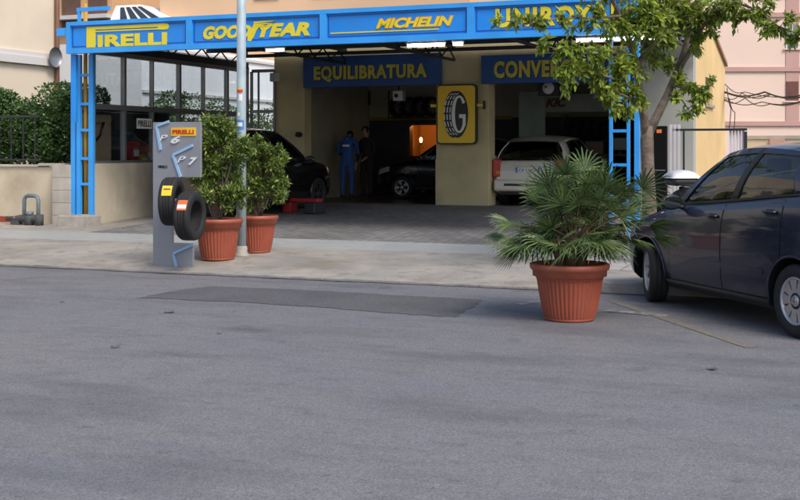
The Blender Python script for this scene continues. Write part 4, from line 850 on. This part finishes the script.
def make_car(root, paint, sp, glassm):
    top=lerpf(sp['top']); wid=lerpf(sp['wid']); roofz=lerpf(sp['roof']); xf,xr=sp['top'][0][0],sp['top'][-1][0]; wb=sp['wb']; wr=sp['wr']; rad=sp['rad']
    bot=lambda x: .21+.10*max(0,(abs(x)-wb/2-.35))/.4
    prof=[(0,.90),(.06,.955),(.2,.985),(.45,1.),(.68,.995),(.82,.975),(.93,.945),(.985,.90),(1.,.86)]
    def sy(x,f_):
        for (a,b),(c,d) in zip(prof,prof[1:]):
            if f_<=c: return wid(x)*(b+(d-b)*(f_-a)/(c-a))
        return wid(x)*.86
    def side(x,z,sg=1,off=0.):
        f_=(z-bot(x))/(top(x)-bot(x)); return Vector((x,sg*(sy(x,min(max(f_,0),1))+off),z))
    # lower body (closed loft)
    n=64; st_=[xf+(xr-xf)*(.5-.5*math.cos(PI*i/n)) for i in range(n+1)]
    rings=[]
    for x in st_:
        b_,t_=bot(x),top(x); rg=[]
        for f_,_ in prof: rg.append((x,sy(x,f_),b_+(t_-b_)*f_))
        for q in (.7,.4,0): rg.append((x,sy(x,1)*q,t_+sp.get('crown',.03)*(1-q*q)*min(1,(xf-x)*2.5,(x-xr)*2.5)))
        rg+= [(a,-b2,c) for a,b2,c in reversed(rg[:-1])]; rings.append(rg)
    k=len(rings[0]); bm=bmesh.new(); V=[[bm.verts.new(p) for p in rg] for rg in rings]
    for i in range(n):
        for j in range(k): bm.faces.new((V[i][j],V[i][(j+1)%k],V[i+1][(j+1)%k],V[i+1][j])).smooth=True
    bm.faces.new(V[0][::-1]); bm.faces.new(V[-1]); bmesh.ops.recalc_face_normals(bm,faces=bm.faces)
    me=bpy.data.meshes.new('body'); bm.to_mesh(me); bm.free(); me.materials.append(paint); me.materials.append(black)
    ob=bpy.data.objects.new('body',me); C.objects.link(ob)
    cuts=[]
    for ax in (wb/2,-wb/2):
        for sg in (1,-1):
            bm=bmesh.new(); bmesh.ops.create_cone(bm,cap_ends=True,segments=40,radius1=rad*1.17,radius2=rad*1.17,depth=.5)
            bmesh.ops.rotate(bm,cent=(0,0,0),matrix=Matrix.Rotation(R(90),3,'X'),verts=bm.verts); bmesh.ops.translate(bm,vec=(ax,sg*(wid(ax)-.05),rad*1.02),verts=bm.verts)
            cm=bpy.data.meshes.new('c'); bm.to_mesh(cm); bm.free(); cm.materials.append(black); co=bpy.data.objects.new('c',cm); C.objects.link(co); cuts.append(co)
            md=ob.modifiers.new('b','BOOLEAN'); md.operation='DIFFERENCE'; md.object=co; md.solver='EXACT'; md.material_mode='TRANSFER'
    dg=bpy.context.evaluated_depsgraph_get(); dg.update(); nm=bpy.data.meshes.new_from_object(ob.evaluated_get(dg)); ob.modifiers.clear(); ob.data=nm
    for c_ in cuts: bpy.data.objects.remove(c_)
    bm=bmesh.new(); bm.from_mesh(nm)
    for e in bm.edges:
        if len(e.link_faces)==2 and e.calc_face_angle(0)>.6: e.smooth=False
    bm.to_mesh(nm); bm.free(); ob.parent=root; body=ob
    # greenhouse
    xb0,xb1,xr0,xr1=sp['gh']
    def Bp(u,sg): x=xb0+(xb1-xb0)*u; return Vector((x,sg*wid(x)*sp.get('bw',.885),top(x)-.004))
    def Rp(u,sg): x=xr0+(xr1-xr0)*u; return Vector((x,sg*wr*(1-.10*abs(2*u-1)**3),roofz(x)))
    def Gs(u,v,sg,off=0): p=Bp(u,sg).lerp(Rp(u,sg),v); p.y+=sg*(.05*math.sin(PI*v)+off); return p
    th_=.03
    def strip(name,u0,u1,v0,v1,m_,off=0,nu=6,both=True,par=root,thick=th_):
        for sg in (1,-1):
            q=MB(); q.grid(lambda a,b:Gs(u0+(u1-u0)*a,v0+(v1-v0)*b,sg,off),nu,8)
            if thick: 
                q.grid(lambda a,b:Gs(u0+(u1-u0)*a,v0+(v1-v0)*b,sg,off-thick),nu,8)
                for (fa) in ((lambda a,b:Gs(u0+(u1-u0)*a,v0,sg,off-thick*b)),(lambda a,b:Gs(u0+(u1-u0)*a,v1,sg,off-thick*b))): q.grid(fa,nu,1)
                for (fa) in ((lambda a,b:Gs(u0,v0+(v1-v0)*a,sg,off-thick*b)),(lambda a,b:Gs(u1,v0+(v1-v0)*a,sg,off-thick*b))): q.grid(fa,8,1)
            q.build(name,m_,par)
    us=sp['us']   # A end, B start, B end, C start, (quarter start, end)
    strip('pillar',0,us[0],0,1,paint); strip('pillar',us[1],us[2],0,1,sp.get('bp',black)); strip('pillar',us[3],us[4],0,1,paint); strip('pillar',us[5],1,0,1,paint)
    strip('roof_rail',us[0],us[5],.90,1,paint,.001)
    strip('window_seal',us[0],us[5],0,.05,black,.004)
    strip('side_window',us[0],us[1],.04,.91,glassm,-.012,thick=0); strip('side_window',us[2],us[3],.04,.91,glassm,-.012,thick=0)
    if us[5]>us[4]+.01: strip('quarter_window',us[4],us[5],.04,.91,glassm,-.012,thick=0)
    # roof
    q=MB(); N=14
    def rf(a,b,dz=0):
        u=a; pL=Rp(u,1); y=pL.y*(1-2*b); z=pL.z+.055*(1-(1-2*b)**2)**.8*(.35+.65*min(1,min(u,1-u)*8))+dz
        ex=.0
        if u==0: ex=.05*(1-(1-2*b)**2)
        if u==1: ex=-.05*(1-(1-2*b)**2)
        return Vector((pL.x+ex,y,z))
    q.grid(lambda a,b:rf(a,b),16,12); q.grid(lambda a,b:rf(a,b,-.03),16,12); q.build('roof',paint,root)
    def screen(u,name,xbow,lowv=0.02,m_=glassm):
        def f(a,b):
            y=1-2*a; lo=Bp(u,1); hi=rf(u,a); p=Vector((lo.x+xbow*(1-y*y),lo.y*y*.97,lo.z+.012+.02*(1-y*y))); return p.lerp(Vector((hi.x,hi.y*.97,hi.z-.008)),lowv+(1-lowv)*b)
        w=MB(); w.grid(f,12,8); w=w.build(name,m_,root)
        e=MB()
        for k in range(12): 
            pass
        e.grid(lambda a,b:f(a,b*.07)+Vector((.003 if u==0 else -.003,0,.002)),12,1); e.grid(lambda a,b:f(a*.05,b)+Vector((.003 if u==0 else -.003,0,.002)),1,8); e.grid(lambda a,b:f(1-a*.05,b)+Vector((.003 if u==0 else -.003,0,.002)),1,8); e.build('screen_seal',black,w); return f
    screen(0,'windscreen',.16); rg=screen(1,'rear_window',-.10)
    # cabin
    ins=mat('car_interior',(.035,.033,.032),.85); ic=MB()
    ic.grid(lambda a,b:Vector((xb0+.1+(xb1-xb0-.14)*a,(wid(xb0+(xb1-xb0)*a)*.80)*(1-2*b),top(xb0+(xb1-xb0)*a)+.034)),8,2,sm=False)
    ic.rbox(xb0-.42,xb0+.02,-.6,.6,top(xb0)-.02,top(xb0)+.07,.03); ic.build('dashboard',ins,root)
    for (sx,ry) in ((sp['seat'][0],.34),(sp['seat'][0],-.34),(sp['seat'][1],.34),(sp['seat'][1],-.34)):
        h0=top(sx); q=MB(); q.rbox(sx-.10,sx+.02,ry-.22,ry+.22,h0-.05,h0+.22,.04); q.rbox(sx-.10,sx-.01,ry-.12,ry+.12,h0+.25,h0+.40,.035); q.tube([(sx-.05,ry-.05,h0+.2),(sx-.05,ry-.05,h0+.27)],.008,6); q.tube([(sx-.05,ry+.05,h0+.2),(sx-.05,ry+.05,h0+.27)],.008,6); q.build('seat',ins,root)
    q=MB(); swc=Vector((xb0-.52,.34,top(xb0)+.06)); q.tube([swc+Vector((.04*math.cos(a)*.6,.17*math.sin(a),.17*math.cos(a))) for a in [2*PI*k/20 for k in range(21)]],.013,6); q.build('steering_wheel',black,root)
    # doors: proud skins with shut lines
    for dn in sp['doors']:
        for sg in (1,-1):
            x0_,x1_=dn; zl=.30
            def ds(a,b,off): 
                x=x0_+(x1_-x0_)*a; zt_=top(x)-.03; z=zl+(zt_-zl)*b
                # wheel-arch bite
                if abs(x+wb/2)<rad*1.3 and x<0:
                    lim=rad*1.02+math.sqrt(max(0,(rad*1.24)**2-(x+wb/2)**2)); z=max(z,min(lim,zt_)) if b<1 else z
                return side(x,z,sg,off)
            s_=MB(); s_.grid(lambda a,b:ds(a,b,0.0035),16,14)
            for fa in (lambda a,b:ds(a,0,0.0033*b-.002*(1-b)),lambda a,b:ds(a,1,0.0033*b-.002*(1-b))): s_.grid(fa,16,1,sm=False)
            for fa in (lambda a,b:ds(0,a,0.0033*b-.002*(1-b)),lambda a,b:ds(1,a,0.0033*b-.002*(1-b))): s_.grid(fa,14,1,sm=False)
            d_=s_.build('door',paint,root)
            g=.007
            for (xa,xb_) in ((x0_-g*.5,x0_+g*.5),(x1_-g*.5,x1_+g*.5)):
                e=MB(); e.grid(lambda a,b:side(xa+(xb_-xa)*a,zl+(top(xa)-.03-zl)*b,sg,.0045) if not(abs((xa+xb_)/2+wb/2)<rad*1.2 and zl+(top(xa)-.03-zl)*b<rad*1.02+math.sqrt(max(0,(rad*1.2)**2-((xa+xb_)/2+wb/2)**2))) else side((xa+xb_)/2,top(xa)-.04,sg,.0025),1,14); e.build('shut_line',black,d_)
            hx=min(x0_,x1_)+.17; hz=top(hx)-.13
            h_=MB(); hs=side(hx,hz,sg,.0); pts=[side(hx-.10,hz,sg,.008),side(hx-.07,hz+.004,sg,.038),side(hx+.05,hz+.004,sg,.04),side(hx+.10,hz,sg,.008)]; h_.tube(pts,.014,8)
            hd=h_.build('handle',paint,d_); hb_=MB(); hb_.grid(lambda a,b:side(hx-.06+.12*a,hz-.035+.06*b,sg,.0075),4,3); hb_.build('handle_recess',black,hd)
    # side moulding, sills
    for sg in (1,-1):
        q=MB(); q.grid(lambda a,b:side(wb/2-rad*1.35-(wb-rad*2.7)*a,.50+.045*b,sg,.009),20,1,sm=False); q.grid(lambda a,b:side(wb/2-rad*1.35-(wb-rad*2.7)*a,.50,sg,.009*b),20,1,sm=False); q.grid(lambda a,b:side(wb/2-rad*1.35-(wb-rad*2.7)*a,.545,sg,.009*b),20,1,sm=False); q.build('side_moulding',sp.get('mould',paint),root)
        q=MB(); q.grid(lambda a,b:side(wb/2-rad*1.22-(wb-rad*2.44)*a,.20+.085*b,sg,.014),20,2); q.grid(lambda a,b:side(wb/2-rad*1.22-(wb-rad*2.44)*a,.285,sg,.014*b),20,1); q.build('sill',sp.get('sillm',black),root)
        # mirror
        mx=xb0-.28; mz=top(mx)+.02; yb_=wid(mx)*.9
        q=MB(); bm=bmesh.new(); bmesh.ops.create_uvsphere(bm,u_segments=16,v_segments=10,radius=1); 
        for v in bm.verts:
            v.co=Vector((v.co.x*.075 if v.co.x>0 else max(v.co.x,-.35)*.075,sg*(v.co.y*.12),v.co.z*.078))+Vector((mx+.02,sg*(yb_+.16),mz))
        q.bm(bm,0,True); q.tube([(mx+.02,sg*(yb_-.02),mz-.07),(mx+.02,sg*(yb_+.1),mz-.03)],.025,8,1)
        mr_=q.build('mirror',[sp.get('mirm',paint),black],root)
        MB().grid(lambda a,b:Vector((mx-.008,sg*(yb_+.07+.17*a),mz-.05+.1*b)),2,2).build('mirror_glass',mat('mirror_dark',(.10,.12,.13),.08,.9),mr_)
        # arch lips
        for ax in (wb/2,-wb/2):
            q=MB(); pts=[]
            for kk in range(25):
                a=R(-8+196*kk/24); x=ax+rad*1.18*math.cos(a); z=rad*1.02+rad*1.18*math.sin(a)
                if z>bot(x)+.01: pts.append(side(x,z,sg,.004))
            q.tube(pts,.012,6); q.build('arch_lip',paint,root)
        # lamps front
        q=MB(); xh=xf-.10; q.grid(lambda a,b:side(xf-.02-.38*a,top(xf-.02-.38*a)-.17+.12*b-.0,sg,.008) if True else 0,8,4); q.build('headlight',mat('headlight',(.6,.62,.65),.1,.3,coat=1.),root)
    # bumpers / plates
    for dirn,x_e in ((1,xf),(-1,xr)):
        q=MB(); pw=.52; px_=x_e+dirn*.012; pzc=.50 if dirn>0 else sp.get('platez',.78)
        q.box(min(px_,px_-dirn*.03),max(px_,px_-dirn*.03),-pw/2,pw/2,pzc,pzc+.11); pl_=q.build('number_plate',white,root)
        for yy in (-pw/2,pw/2-.04): MB().box(min(px_,px_+dirn*.002),max(px_,px_+dirn*.002),yy,yy+.04,pzc,pzc+.11).build('plate_band',stb,pl_)
        tx=text(sp.get('plate','CV 116CP'),-.20,pzc+.02,.40,.07,.003,bold=.01)
        tx.v=[((px_+dirn*(.001-b)),(a if dirn>0 else -a),c) for a,b,c in tx.v]; tx.build('plate_lettering',black,pl_)
    for ax in (wb/2,-wb/2):
        for sg in (1,-1):
            yw=wid(ax)-.105; w_=MB().lathe([(.001,-.08),(.07,-.08),(.07,.08),(.001,.08)],20,'y').build('wheel',dmetal,root); w_.location=(ax,sg*yw,rad)
            if ax>0: w_.rotation_euler=(0,0,sp.get('steer',0))
            wheel_mesh(w_,rad,.2,sp.get('rim'),sp.get('spokes',7),sp.get('emblem',False),side=sg)
    return dict(side=side,top=top,wid=wid,rg=rg,Bp=Bp)
# --- dark blue hatchback at right
navy = mat('navy_paint',(.007,.011,.034),.32,.0,var=.05,coat=.55,spec=.4)
S1=dict(top=[(2.02,.58),(1.97,.70),(1.8,.79),(1.45,.90),(1.1,.985),(.8,1.04),(.2,1.085),(-.6,1.155),(-1.3,1.215),(-1.68,1.225),(-1.80,1.15),(-1.84,.95)],
        wid=[(2.02,.60),(1.93,.74),(1.7,.83),(1.3,.872),(.6,.885),(-.5,.887),(-1.2,.875),(-1.6,.83),(-1.78,.76),(-1.84,.66)],
        roof=[(.40,1.53),(.2,1.57),(-.3,1.62),(-.9,1.60),(-1.45,1.53)], gh=(.88,-1.72,.22,-1.42), us=[.07,.405,.45,.79,.83,.93], wr=.60, wb=2.57, rad=.315,
        seat=(-.25,-1.0), doors=[(.80,-.16),(-.175,-1.10)], emblem=True, spokes=9, bp=black, steer=R(-20), plate='DB 431KL', mirm=black)
rx,ry=3.36+.02,10.21; hd=R(16.5)  # rear-left wheel contact and heading left of +Y
car=bpy.data.objects.new('parked_hatchback',None); C.objects.link(car); tag(car,'dark navy blue hatchback parked at an angle at the right edge','car')
fwd=Vector((-math.sin(hd),math.cos(hd),0)); lft=Vector((-fwd.y,fwd.x,0))
car.location=Vector((rx,ry,0))+fwd*(S1['wb']/2)-lft*(.875-.05); car.rotation_euler=(0,0,math.atan2(fwd.y,fwd.x))
make_car(car,navy,S1,carglass)
# --- silver hatchback in the right bay
silver=mat('champagne_silver_paint',(.64,.61,.54),.32,.1,var=.04,coat=1.)
S2=dict(top=[(1.95,.55),(1.9,.70),(1.7,.80),(1.2,.90),(.9,.93),(.2,.94),(-.8,.95),(-1.5,.96),(-1.80,.955),(-1.90,.90),(-1.94,.74)],
        wid=[(1.95,.55),(1.85,.72),(1.4,.82),(0,.85),(-1.2,.845),(-1.65,.82),(-1.86,.76),(-1.94,.68)],
        roof=[(.45,1.36),(.1,1.44),(-.5,1.46),(-1.0,1.43),(-1.5,1.345)], gh=(.95,-1.80,.30,-1.48), us=[.07,.44,.475,.86,.872,.872], wr=.63, bw=.93, wb=2.45, rad=.30, seat=(-.3,-1.0), doors=[(.8,-.2),(-.215,-1.05)], spokes=7, platez=.70, plate='CV 116CP')
car2=thing('silver_hatchback', -1.60, 11.15+1.94, .42, 'champagne silver hatchback with red tail lights in the right bay', 'car', rot=R(90)); d2=make_car(car2,silver,S2,darkglass)
redl=mat('tail_light_red',(.45,.02,.015),.2,coat=1.); 
for sg in (1,-1):
    q=MB(); q.rbox(-1.95,-1.80,*sorted((sg*.60,sg*.79)),.60,.99,.03); q.build('tail_light',redl,car2); q=MB(); q.rbox(-1.955,-1.9,*sorted((sg*.62,sg*.70)),.66,.74,.01); q.build('reverse_light',orng,car2)
q=MB(); q.rbox(-2.02,-1.84,-.74,.74,.30,.56,.05); q.build('rear_bumper',silver,car2); MB().box(-2.025,-2.015,-.5,.5,.42,.47).build('bumper_strip',black,car2)
MB().tube([(-1.83,-.02,.98),(-1.79,.03,1.04),(-1.68,.34,1.14)],.008,6).build('rear_wiper',black,car2)
MB().rbox(-1.958,-1.93,-.25,.25,.83,.86,.008).build('hatch_grip',silver,car2)
# --- black SUV on the lift at left
blk=mat('black_car_paint',(.008,.008,.010),.25,.2,var=.05,coat=1.)
S3=dict(top=[(2.1,.62),(2.05,.82),(1.8,.95),(1.2,1.02),(.8,1.04),(0,1.05),(-1,1.07),(-1.8,1.08),(-2.0,1.02),(-2.05,.85)],
        wid=[(2.1,.6),(1.95,.78),(1.4,.87),(0,.89),(-1.3,.88),(-1.8,.83),(-2.05,.72)],
        roof=[(.3,1.55),(0,1.62),(-.6,1.65),(-1.2,1.63),(-1.75,1.55)], gh=(.95,-1.95,.15,-1.7), us=[.07,.42,.455,.77,.81,.93], wr=.62, wb=2.6, rad=.34, seat=(-.4,-1.2), doors=[(.8,-.25),(-.265,-1.15)], spokes=6, rim=dmetal, plate='BX 207TT')
car3=thing('black_estate_car', -6.55, 8.15, G(8.2), 'black car with its nose towards the left bay behind the shrubs', 'car', rot=R(88)); make_car(car3,blk,S3,darkglass)
car3.location.z=.34
r=thing('car_lift', T(290,8.3), 8.3, G(8.3), 'low red vehicle lift arm under the black car', 'vehicle lift', rot=R(-10)); MB().rbox(-.1,.75,-.1,.1,.22,.30,.02).build('lift_arm',redm,r); MB().rbox(.5,.75,-.2,.2,0,.219,.02).build('lift_base',dmetal,r); MB().rbox(-.1,.1,-.12,.12,.0,.219,.02).build('lift_foot',redm,r)
# --- dark car inside left bay
S4=dict(S2); S4['plate']='AK 902HD'; S4['rim']=mat('bright_alloy',(.6,.6,.62),.3,.6); S4['spokes']=5; S4['rad']=.275
car4=thing('dark_hatchback', T(405,13.7)+1.22, 14.3, .42, 'dark hatchback with a bright alloy wheel parked inside the left bay', 'car', rot=R(180)); make_car(car4,blk,S4,darkglass)

# ================================================================ SCOOTER behind the car
sc=thing('parked_scooter', T(692,2.4), 2.4, .13, 'scooter with a white and black top case behind the navy car', 'scooter', rot=R(-62))
# local x forward
q=MB(); q.rbox(-.62,-.20,-.18,.18,1.0,1.105,.04); q.build('top_case',black,sc); 
def lid(a,b): 
    x=-.64+.46*a; y=-.20+.40*b; ex=max(0,1-abs(2*a-1)**2.6)**.5; ey=max(0,1-abs(2*b-1)**2.6)**.5; return Vector((x,y,1.10+.105*ex*ey))
q=MB(); q.grid(lid,14,14); q.build('case_lid',mat('silver_white',(.78,.78,.80),.4,.0),sc); MB().rbox(-.655,-.62,-.13,.13,1.06,1.11,.01).build('reflector',redl,sc)
q=MB(); q.tube([(-.75,0,.62),(-.4,0,.74),(.0,0,.72),(.15,0,.50),(.35,0,.32),(.6,0,.35)],[.08,.17,.19,.16,.12,.06],14); q.build('scooter_body',mat('pale_pink_grey',(.5,.45,.44),.35,coat=.5),sc)
q=MB(); q.tube([(-.55,0,.84),(-.2,0,.86),(.1,0,.82)],[.09,.13,.1],12); q.build('seat',black,sc)
q=MB(); q.tube([(.62,0,.30),(.60,0,.65),(.52,0,.98)],[.10,.15,.08],12); q.build('leg_shield',mat('pale_pink_grey',(.5,.45,.44)),sc)
q=MB(); q.tube([(.48,-.34,1.04),(.50,-.12,1.02),(.50,.12,1.02),(.48,.34,1.04)],.016,8); q.build('handlebar',black,sc); MB().tube([(-.35,0,.80),(-.42,0,.98)],.03,8).build('case_rack',dmetal,sc)
for xx in (-.62,.70):
    w_=MB().lathe([(.001,-.04),(.06,-.04),(.06,.04),(.001,.04)],16,'y').build('wheel',dmetal,sc); w_.location=(xx,0,.24); wheel_mesh(w_,.24,.11,dmetal,5,side=1)

# ================================================================ PEOPLE
def person(root, J, Rr, E_, mats, matof, hair=True, headc=None):
    names=list(J); idx={n_:i for i,n_ in enumerate(names)}; me=bpy.data.meshes.new('body'); me.from_pydata([J[n_] for n_ in names],[(idx[a],idx[b]) for a,b in E_],[])
    ob=bpy.data.objects.new('body',me); C.objects.link(ob); sk=ob.modifiers.new('s','SKIN'); sk.use_smooth_shade=True; sub=ob.modifiers.new('d','SUBSURF'); sub.levels=2; sub.render_levels=2
    lay=me.skin_vertices[0].data if me.skin_vertices else None
    if lay is None:
        bm=bmesh.new(); bm.from_mesh(me); bm.verts.layers.skin.verify(); bm.to_mesh(me); bm.free(); lay=me.skin_vertices[0].data
    for i,n_ in enumerate(names):
        q=Rr[n_]; lay[i].radius=(q,q) if not isinstance(q,tuple) else q; lay[i].use_root=(n_=='pelvis')
    dg=bpy.context.evaluated_depsgraph_get(); dg.update(); nm=bpy.data.meshes.new_from_object(ob.evaluated_get(dg)); ob.modifiers.clear(); ob.data=nm; nm.materials.clear()
    for m_ in mats: nm.materials.append(m_)
    segs=[(Vector(J[a]),Vector(J[b]),matof(a,b)) for a,b in E_]
    for p in nm.polygons:
        c=p.center; best=1e9; mi=0
        for a,b,k in segs:
            d=b-a; t_=max(0,min(1,(c-a).dot(d)/max(d.length_squared,1e-9))); q=(a+d*t_-c).length
            if q<best: best=q; mi=k
        p.material_index=mi; p.use_smooth=True
    ob.parent=root; return ob
def skeleton(bend=0., headdrop=0., arms=None):
    def sp(x,y,z):      # bend upper body about hips
        v=Vector((x,y,z-.95)); v=Matrix.Rotation(-bend,3,'X')@v; return (v.x,v.y,v.z+.95)
    J={'pelvis':(0,0,.95),'waist':sp(0,0,1.08),'chest':sp(0,.0,1.28),'ubase':sp(0,0,1.43),'neck':sp(0,.01,1.51)}
    hv=Matrix.Rotation(-bend-headdrop,3,'X'); nb=Vector(J['neck'])
    for n_,o_ in (('chin',(0,.035,.05)),('head',(0,.02,.135)),('crown',(0,.005,.215))): J[n_]=tuple(nb+hv@Vector(o_))
    Rr={'pelvis':(.155,.11),'waist':(.14,.10),'chest':(.17,.115),'ubase':(.11,.08),'neck':.055,'chin':(.062,.07),'head':(.078,.092),'crown':(.05,.06)}
    E_=[('pelvis','waist'),('waist','chest'),('chest','ubase'),('ubase','neck'),('neck','chin'),('chin','head'),('head','crown')]
    for sd_,sg in (('l',-1),('r',1)):
        J['sh'+sd_]=sp(sg*.18,0,1.40); el,wr_=arms[sd_] if arms else ((sg*.235,-.02,1.12),(sg*.25,.06,.87))
        J['el'+sd_]=el; J['wr'+sd_]=wr_; d=(Vector(wr_)-Vector(el)).normalized(); pm=Vector(wr_)+d*.075; J['pm'+sd_]=tuple(pm)
        Rr.update({'sh'+sd_:.062,'el'+sd_:.045,'wr'+sd_:.029,'pm'+sd_:(.036,.02)}); E_+=[('ubase','sh'+sd_),('sh'+sd_,'el'+sd_),('el'+sd_,'wr'+sd_),('wr'+sd_,'pm'+sd_)]
        ax=Vector((0,1,0)) if abs(d.y)<.8 else Vector((1,0,0)); ax=(ax-d*ax.dot(d)).normalized(); inn=d.cross(ax)*(-sg)
        for f_,(o_,ln) in enumerate(((-.03,.055),(-.01,.07),(.011,.075),(.031,.065))):
            a=pm+ax*o_+d*.03; b=a+d*ln*.6; c=b+d*ln*.5+inn*.02; 
            for q,v in zip('abc',(a,b,c)): J[f'f{sd_}{f_}{q}']=tuple(v); Rr[f'f{sd_}{f_}{q}']=.0095 if q!='c' else .008
            E_+=[('pm'+sd_,f'f{sd_}{f_}a'),(f'f{sd_}{f_}a',f'f{sd_}{f_}b'),(f'f{sd_}{f_}b',f'f{sd_}{f_}c')]
        a=Vector(wr_)+d*.04+ax*.035; b=a+d*.03+ax*.025
        J['t'+sd_+'a']=tuple(a); J['t'+sd_+'b']=tuple(b); Rr['t'+sd_+'a']=.012; Rr['t'+sd_+'b']=.009; E_+=[('wr'+sd_,'t'+sd_+'a'),('t'+sd_+'a','t'+sd_+'b')]
        for n_,p_,rr in (('hip',(sg*.095,0,.87),.095),('kn',(sg*.11,.02,.49),.062),('an',(sg*.12,-.02,.10),.045),('heel',(sg*.12,-.06,.045),.038),('toe',(sg*.135,.15,.035),.034)): J[n_+sd_]=p_; Rr[n_+sd_]=rr
        E_+=[('pelvis','hip'+sd_),('hip'+sd_,'kn'+sd_),('kn'+sd_,'an'+sd_),('an'+sd_,'heel'+sd_),('an'+sd_,'toe'+sd_)]
    return J,Rr,E_
def matof(a,b):
    if b in('chin','head','crown') or (a,b)==('ubase','neck') and False: return 1
    if a[:2] in('wr','pm') or a[0]=='f' and len(a)==4 or a[:1]=='t' and len(a)==3: return 1
    if b[:4]=='heel' or b[:3]=='toe': return 2
    return 0
def head_parts(root,J,bend,faceout=True):
    h=Vector(J['head']); hv=Matrix.Rotation(-bend,3,'X')
    def at(x,y,z): return h+hv@Vector((x,y,z))
    q=MB(); bm=bmesh.new(); bmesh.ops.create_uvsphere(bm,u_segments=20,v_segments=14,radius=1)
    for v in bm.verts: 
        c=Vector((v.co.x*.088,v.co.y*.102-.008,v.co.z*.10+.03)); 
        v.co=at(*c)
    dl=[v for v in bm.verts if (hv.inverted()@(v.co-h)).y>.055 and (hv.inverted()@(v.co-h)).z<.075 or (hv.inverted()@(v.co-h)).z<-.05]
    bmesh.ops.delete(bm,geom=dl,context='VERTS'); q.bm(bm,0,True); q.build('hair',hairm,root)
    q=MB(); q.tube([at(0,.088,.02),at(0,.112,-.02),at(0,.09,-.03)],[.008,.014,.006],8); q.build('nose',skinm,root)
    for sx in (-.032,.032): MB().lathe([(.001,.0),(.011,.002),(.012,-.006)],10,'y',c=tuple(at(sx,.086,.015))).build('eye',black,root)
    MB().tube([at(-.024,.085,-.055),at(0,.091,-.056),at(.024,.085,-.055)],.005,6).build('mouth',mat('lips',(.3,.1,.08),.5),root)
    for sx in (-.084,.084): MB().tube([at(sx,.0,-.02),at(sx*1.12,-.008,.0),at(sx*1.1,-.01,.025)],[.008,.016,.01],8).build('ear',skinm,root)
# mechanic, back turned, head bowed over his work
mech=thing('person', T(347,12.9), 12.9, .42, 'person in blue overalls with a pale collar, back turned, in the left bay', 'person', rot=R(10)+ANG*.0)
J,Rr,E_=skeleton(R(14),R(50),{'l':((-.25,.12,1.10),(-.16,.36,1.05)),'r':((.25,.12,1.10),(.14,.38,1.06))})
person(mech,J,Rr,E_,[overall,skinm,black],matof); head_parts(mech,J,R(64))
q=MB(); cc=Vector(J['ubase']); q.tube([cc+Vector((.115*math.sin(a),-.075*math.cos(a)+.01,.035-.02*abs(math.sin(a)))) for a in [R(-115+230*k/14) for k in range(15)]],.017,8); q.build('collar',white,mech)
q=MB(); q.grid(lambda a,b:Vector((-.09+.18*a,-.118-.02*math.sin(PI*a)+.05*(b*.12),1.26+.05*b)),6,1); q.build('back_print',white,mech)
dark=thing('person', T(367,13.3), 13.3, .42, 'person in dark clothes facing out beside the mechanic in blue', 'person', rot=R(165))
J,Rr,E_=skeleton(0,R(12),{'l':((-.24,.0,1.12),(-.16,.2,1.0)),'r':((.24,-.02,1.12),(.25,.08,.88))})
person(dark,J,Rr,E_,[dcloth,skinm,black],matof); head_parts(dark,J,R(12)); dark.scale=(1,1,1)

# ================================================================ ROAD LITTER
lf=mat('dead_leaf',(.09,.07,.055),.9)
for i,(px,py,s_) in enumerate(((62,303,.05),(170,313,.11),(219,334,.05),(115,348,.09),(388,281,.03),(712,370,.09),(202,270,.05),(470,352,.03))):
    if s_==0: continue
    s_*=.6; x,y=road_pt(px,py); me=bpy.data.meshes.new('dry_leaf'); n=8; rr=[random.uniform(.5,1)*s_ for _ in range(n)]
    vs_=[(0,0,.012)]+[(rr[k]*math.cos(2*PI*k/n),rr[k]*.8*math.sin(2*PI*k/n),.006+random.random()*.012) for k in range(n)]
    me.from_pydata(vs_,[],[(0,1+k,1+(k+1)%n) for k in range(n)]); me.materials.append(lf); o=bpy.data.objects.new('dry_leaf',me); C.objects.link(o); o.location=(x,y,0); tag(o,'small dark dry leaf lying flat on the grey asphalt road','leaf','dry leaves on the road')
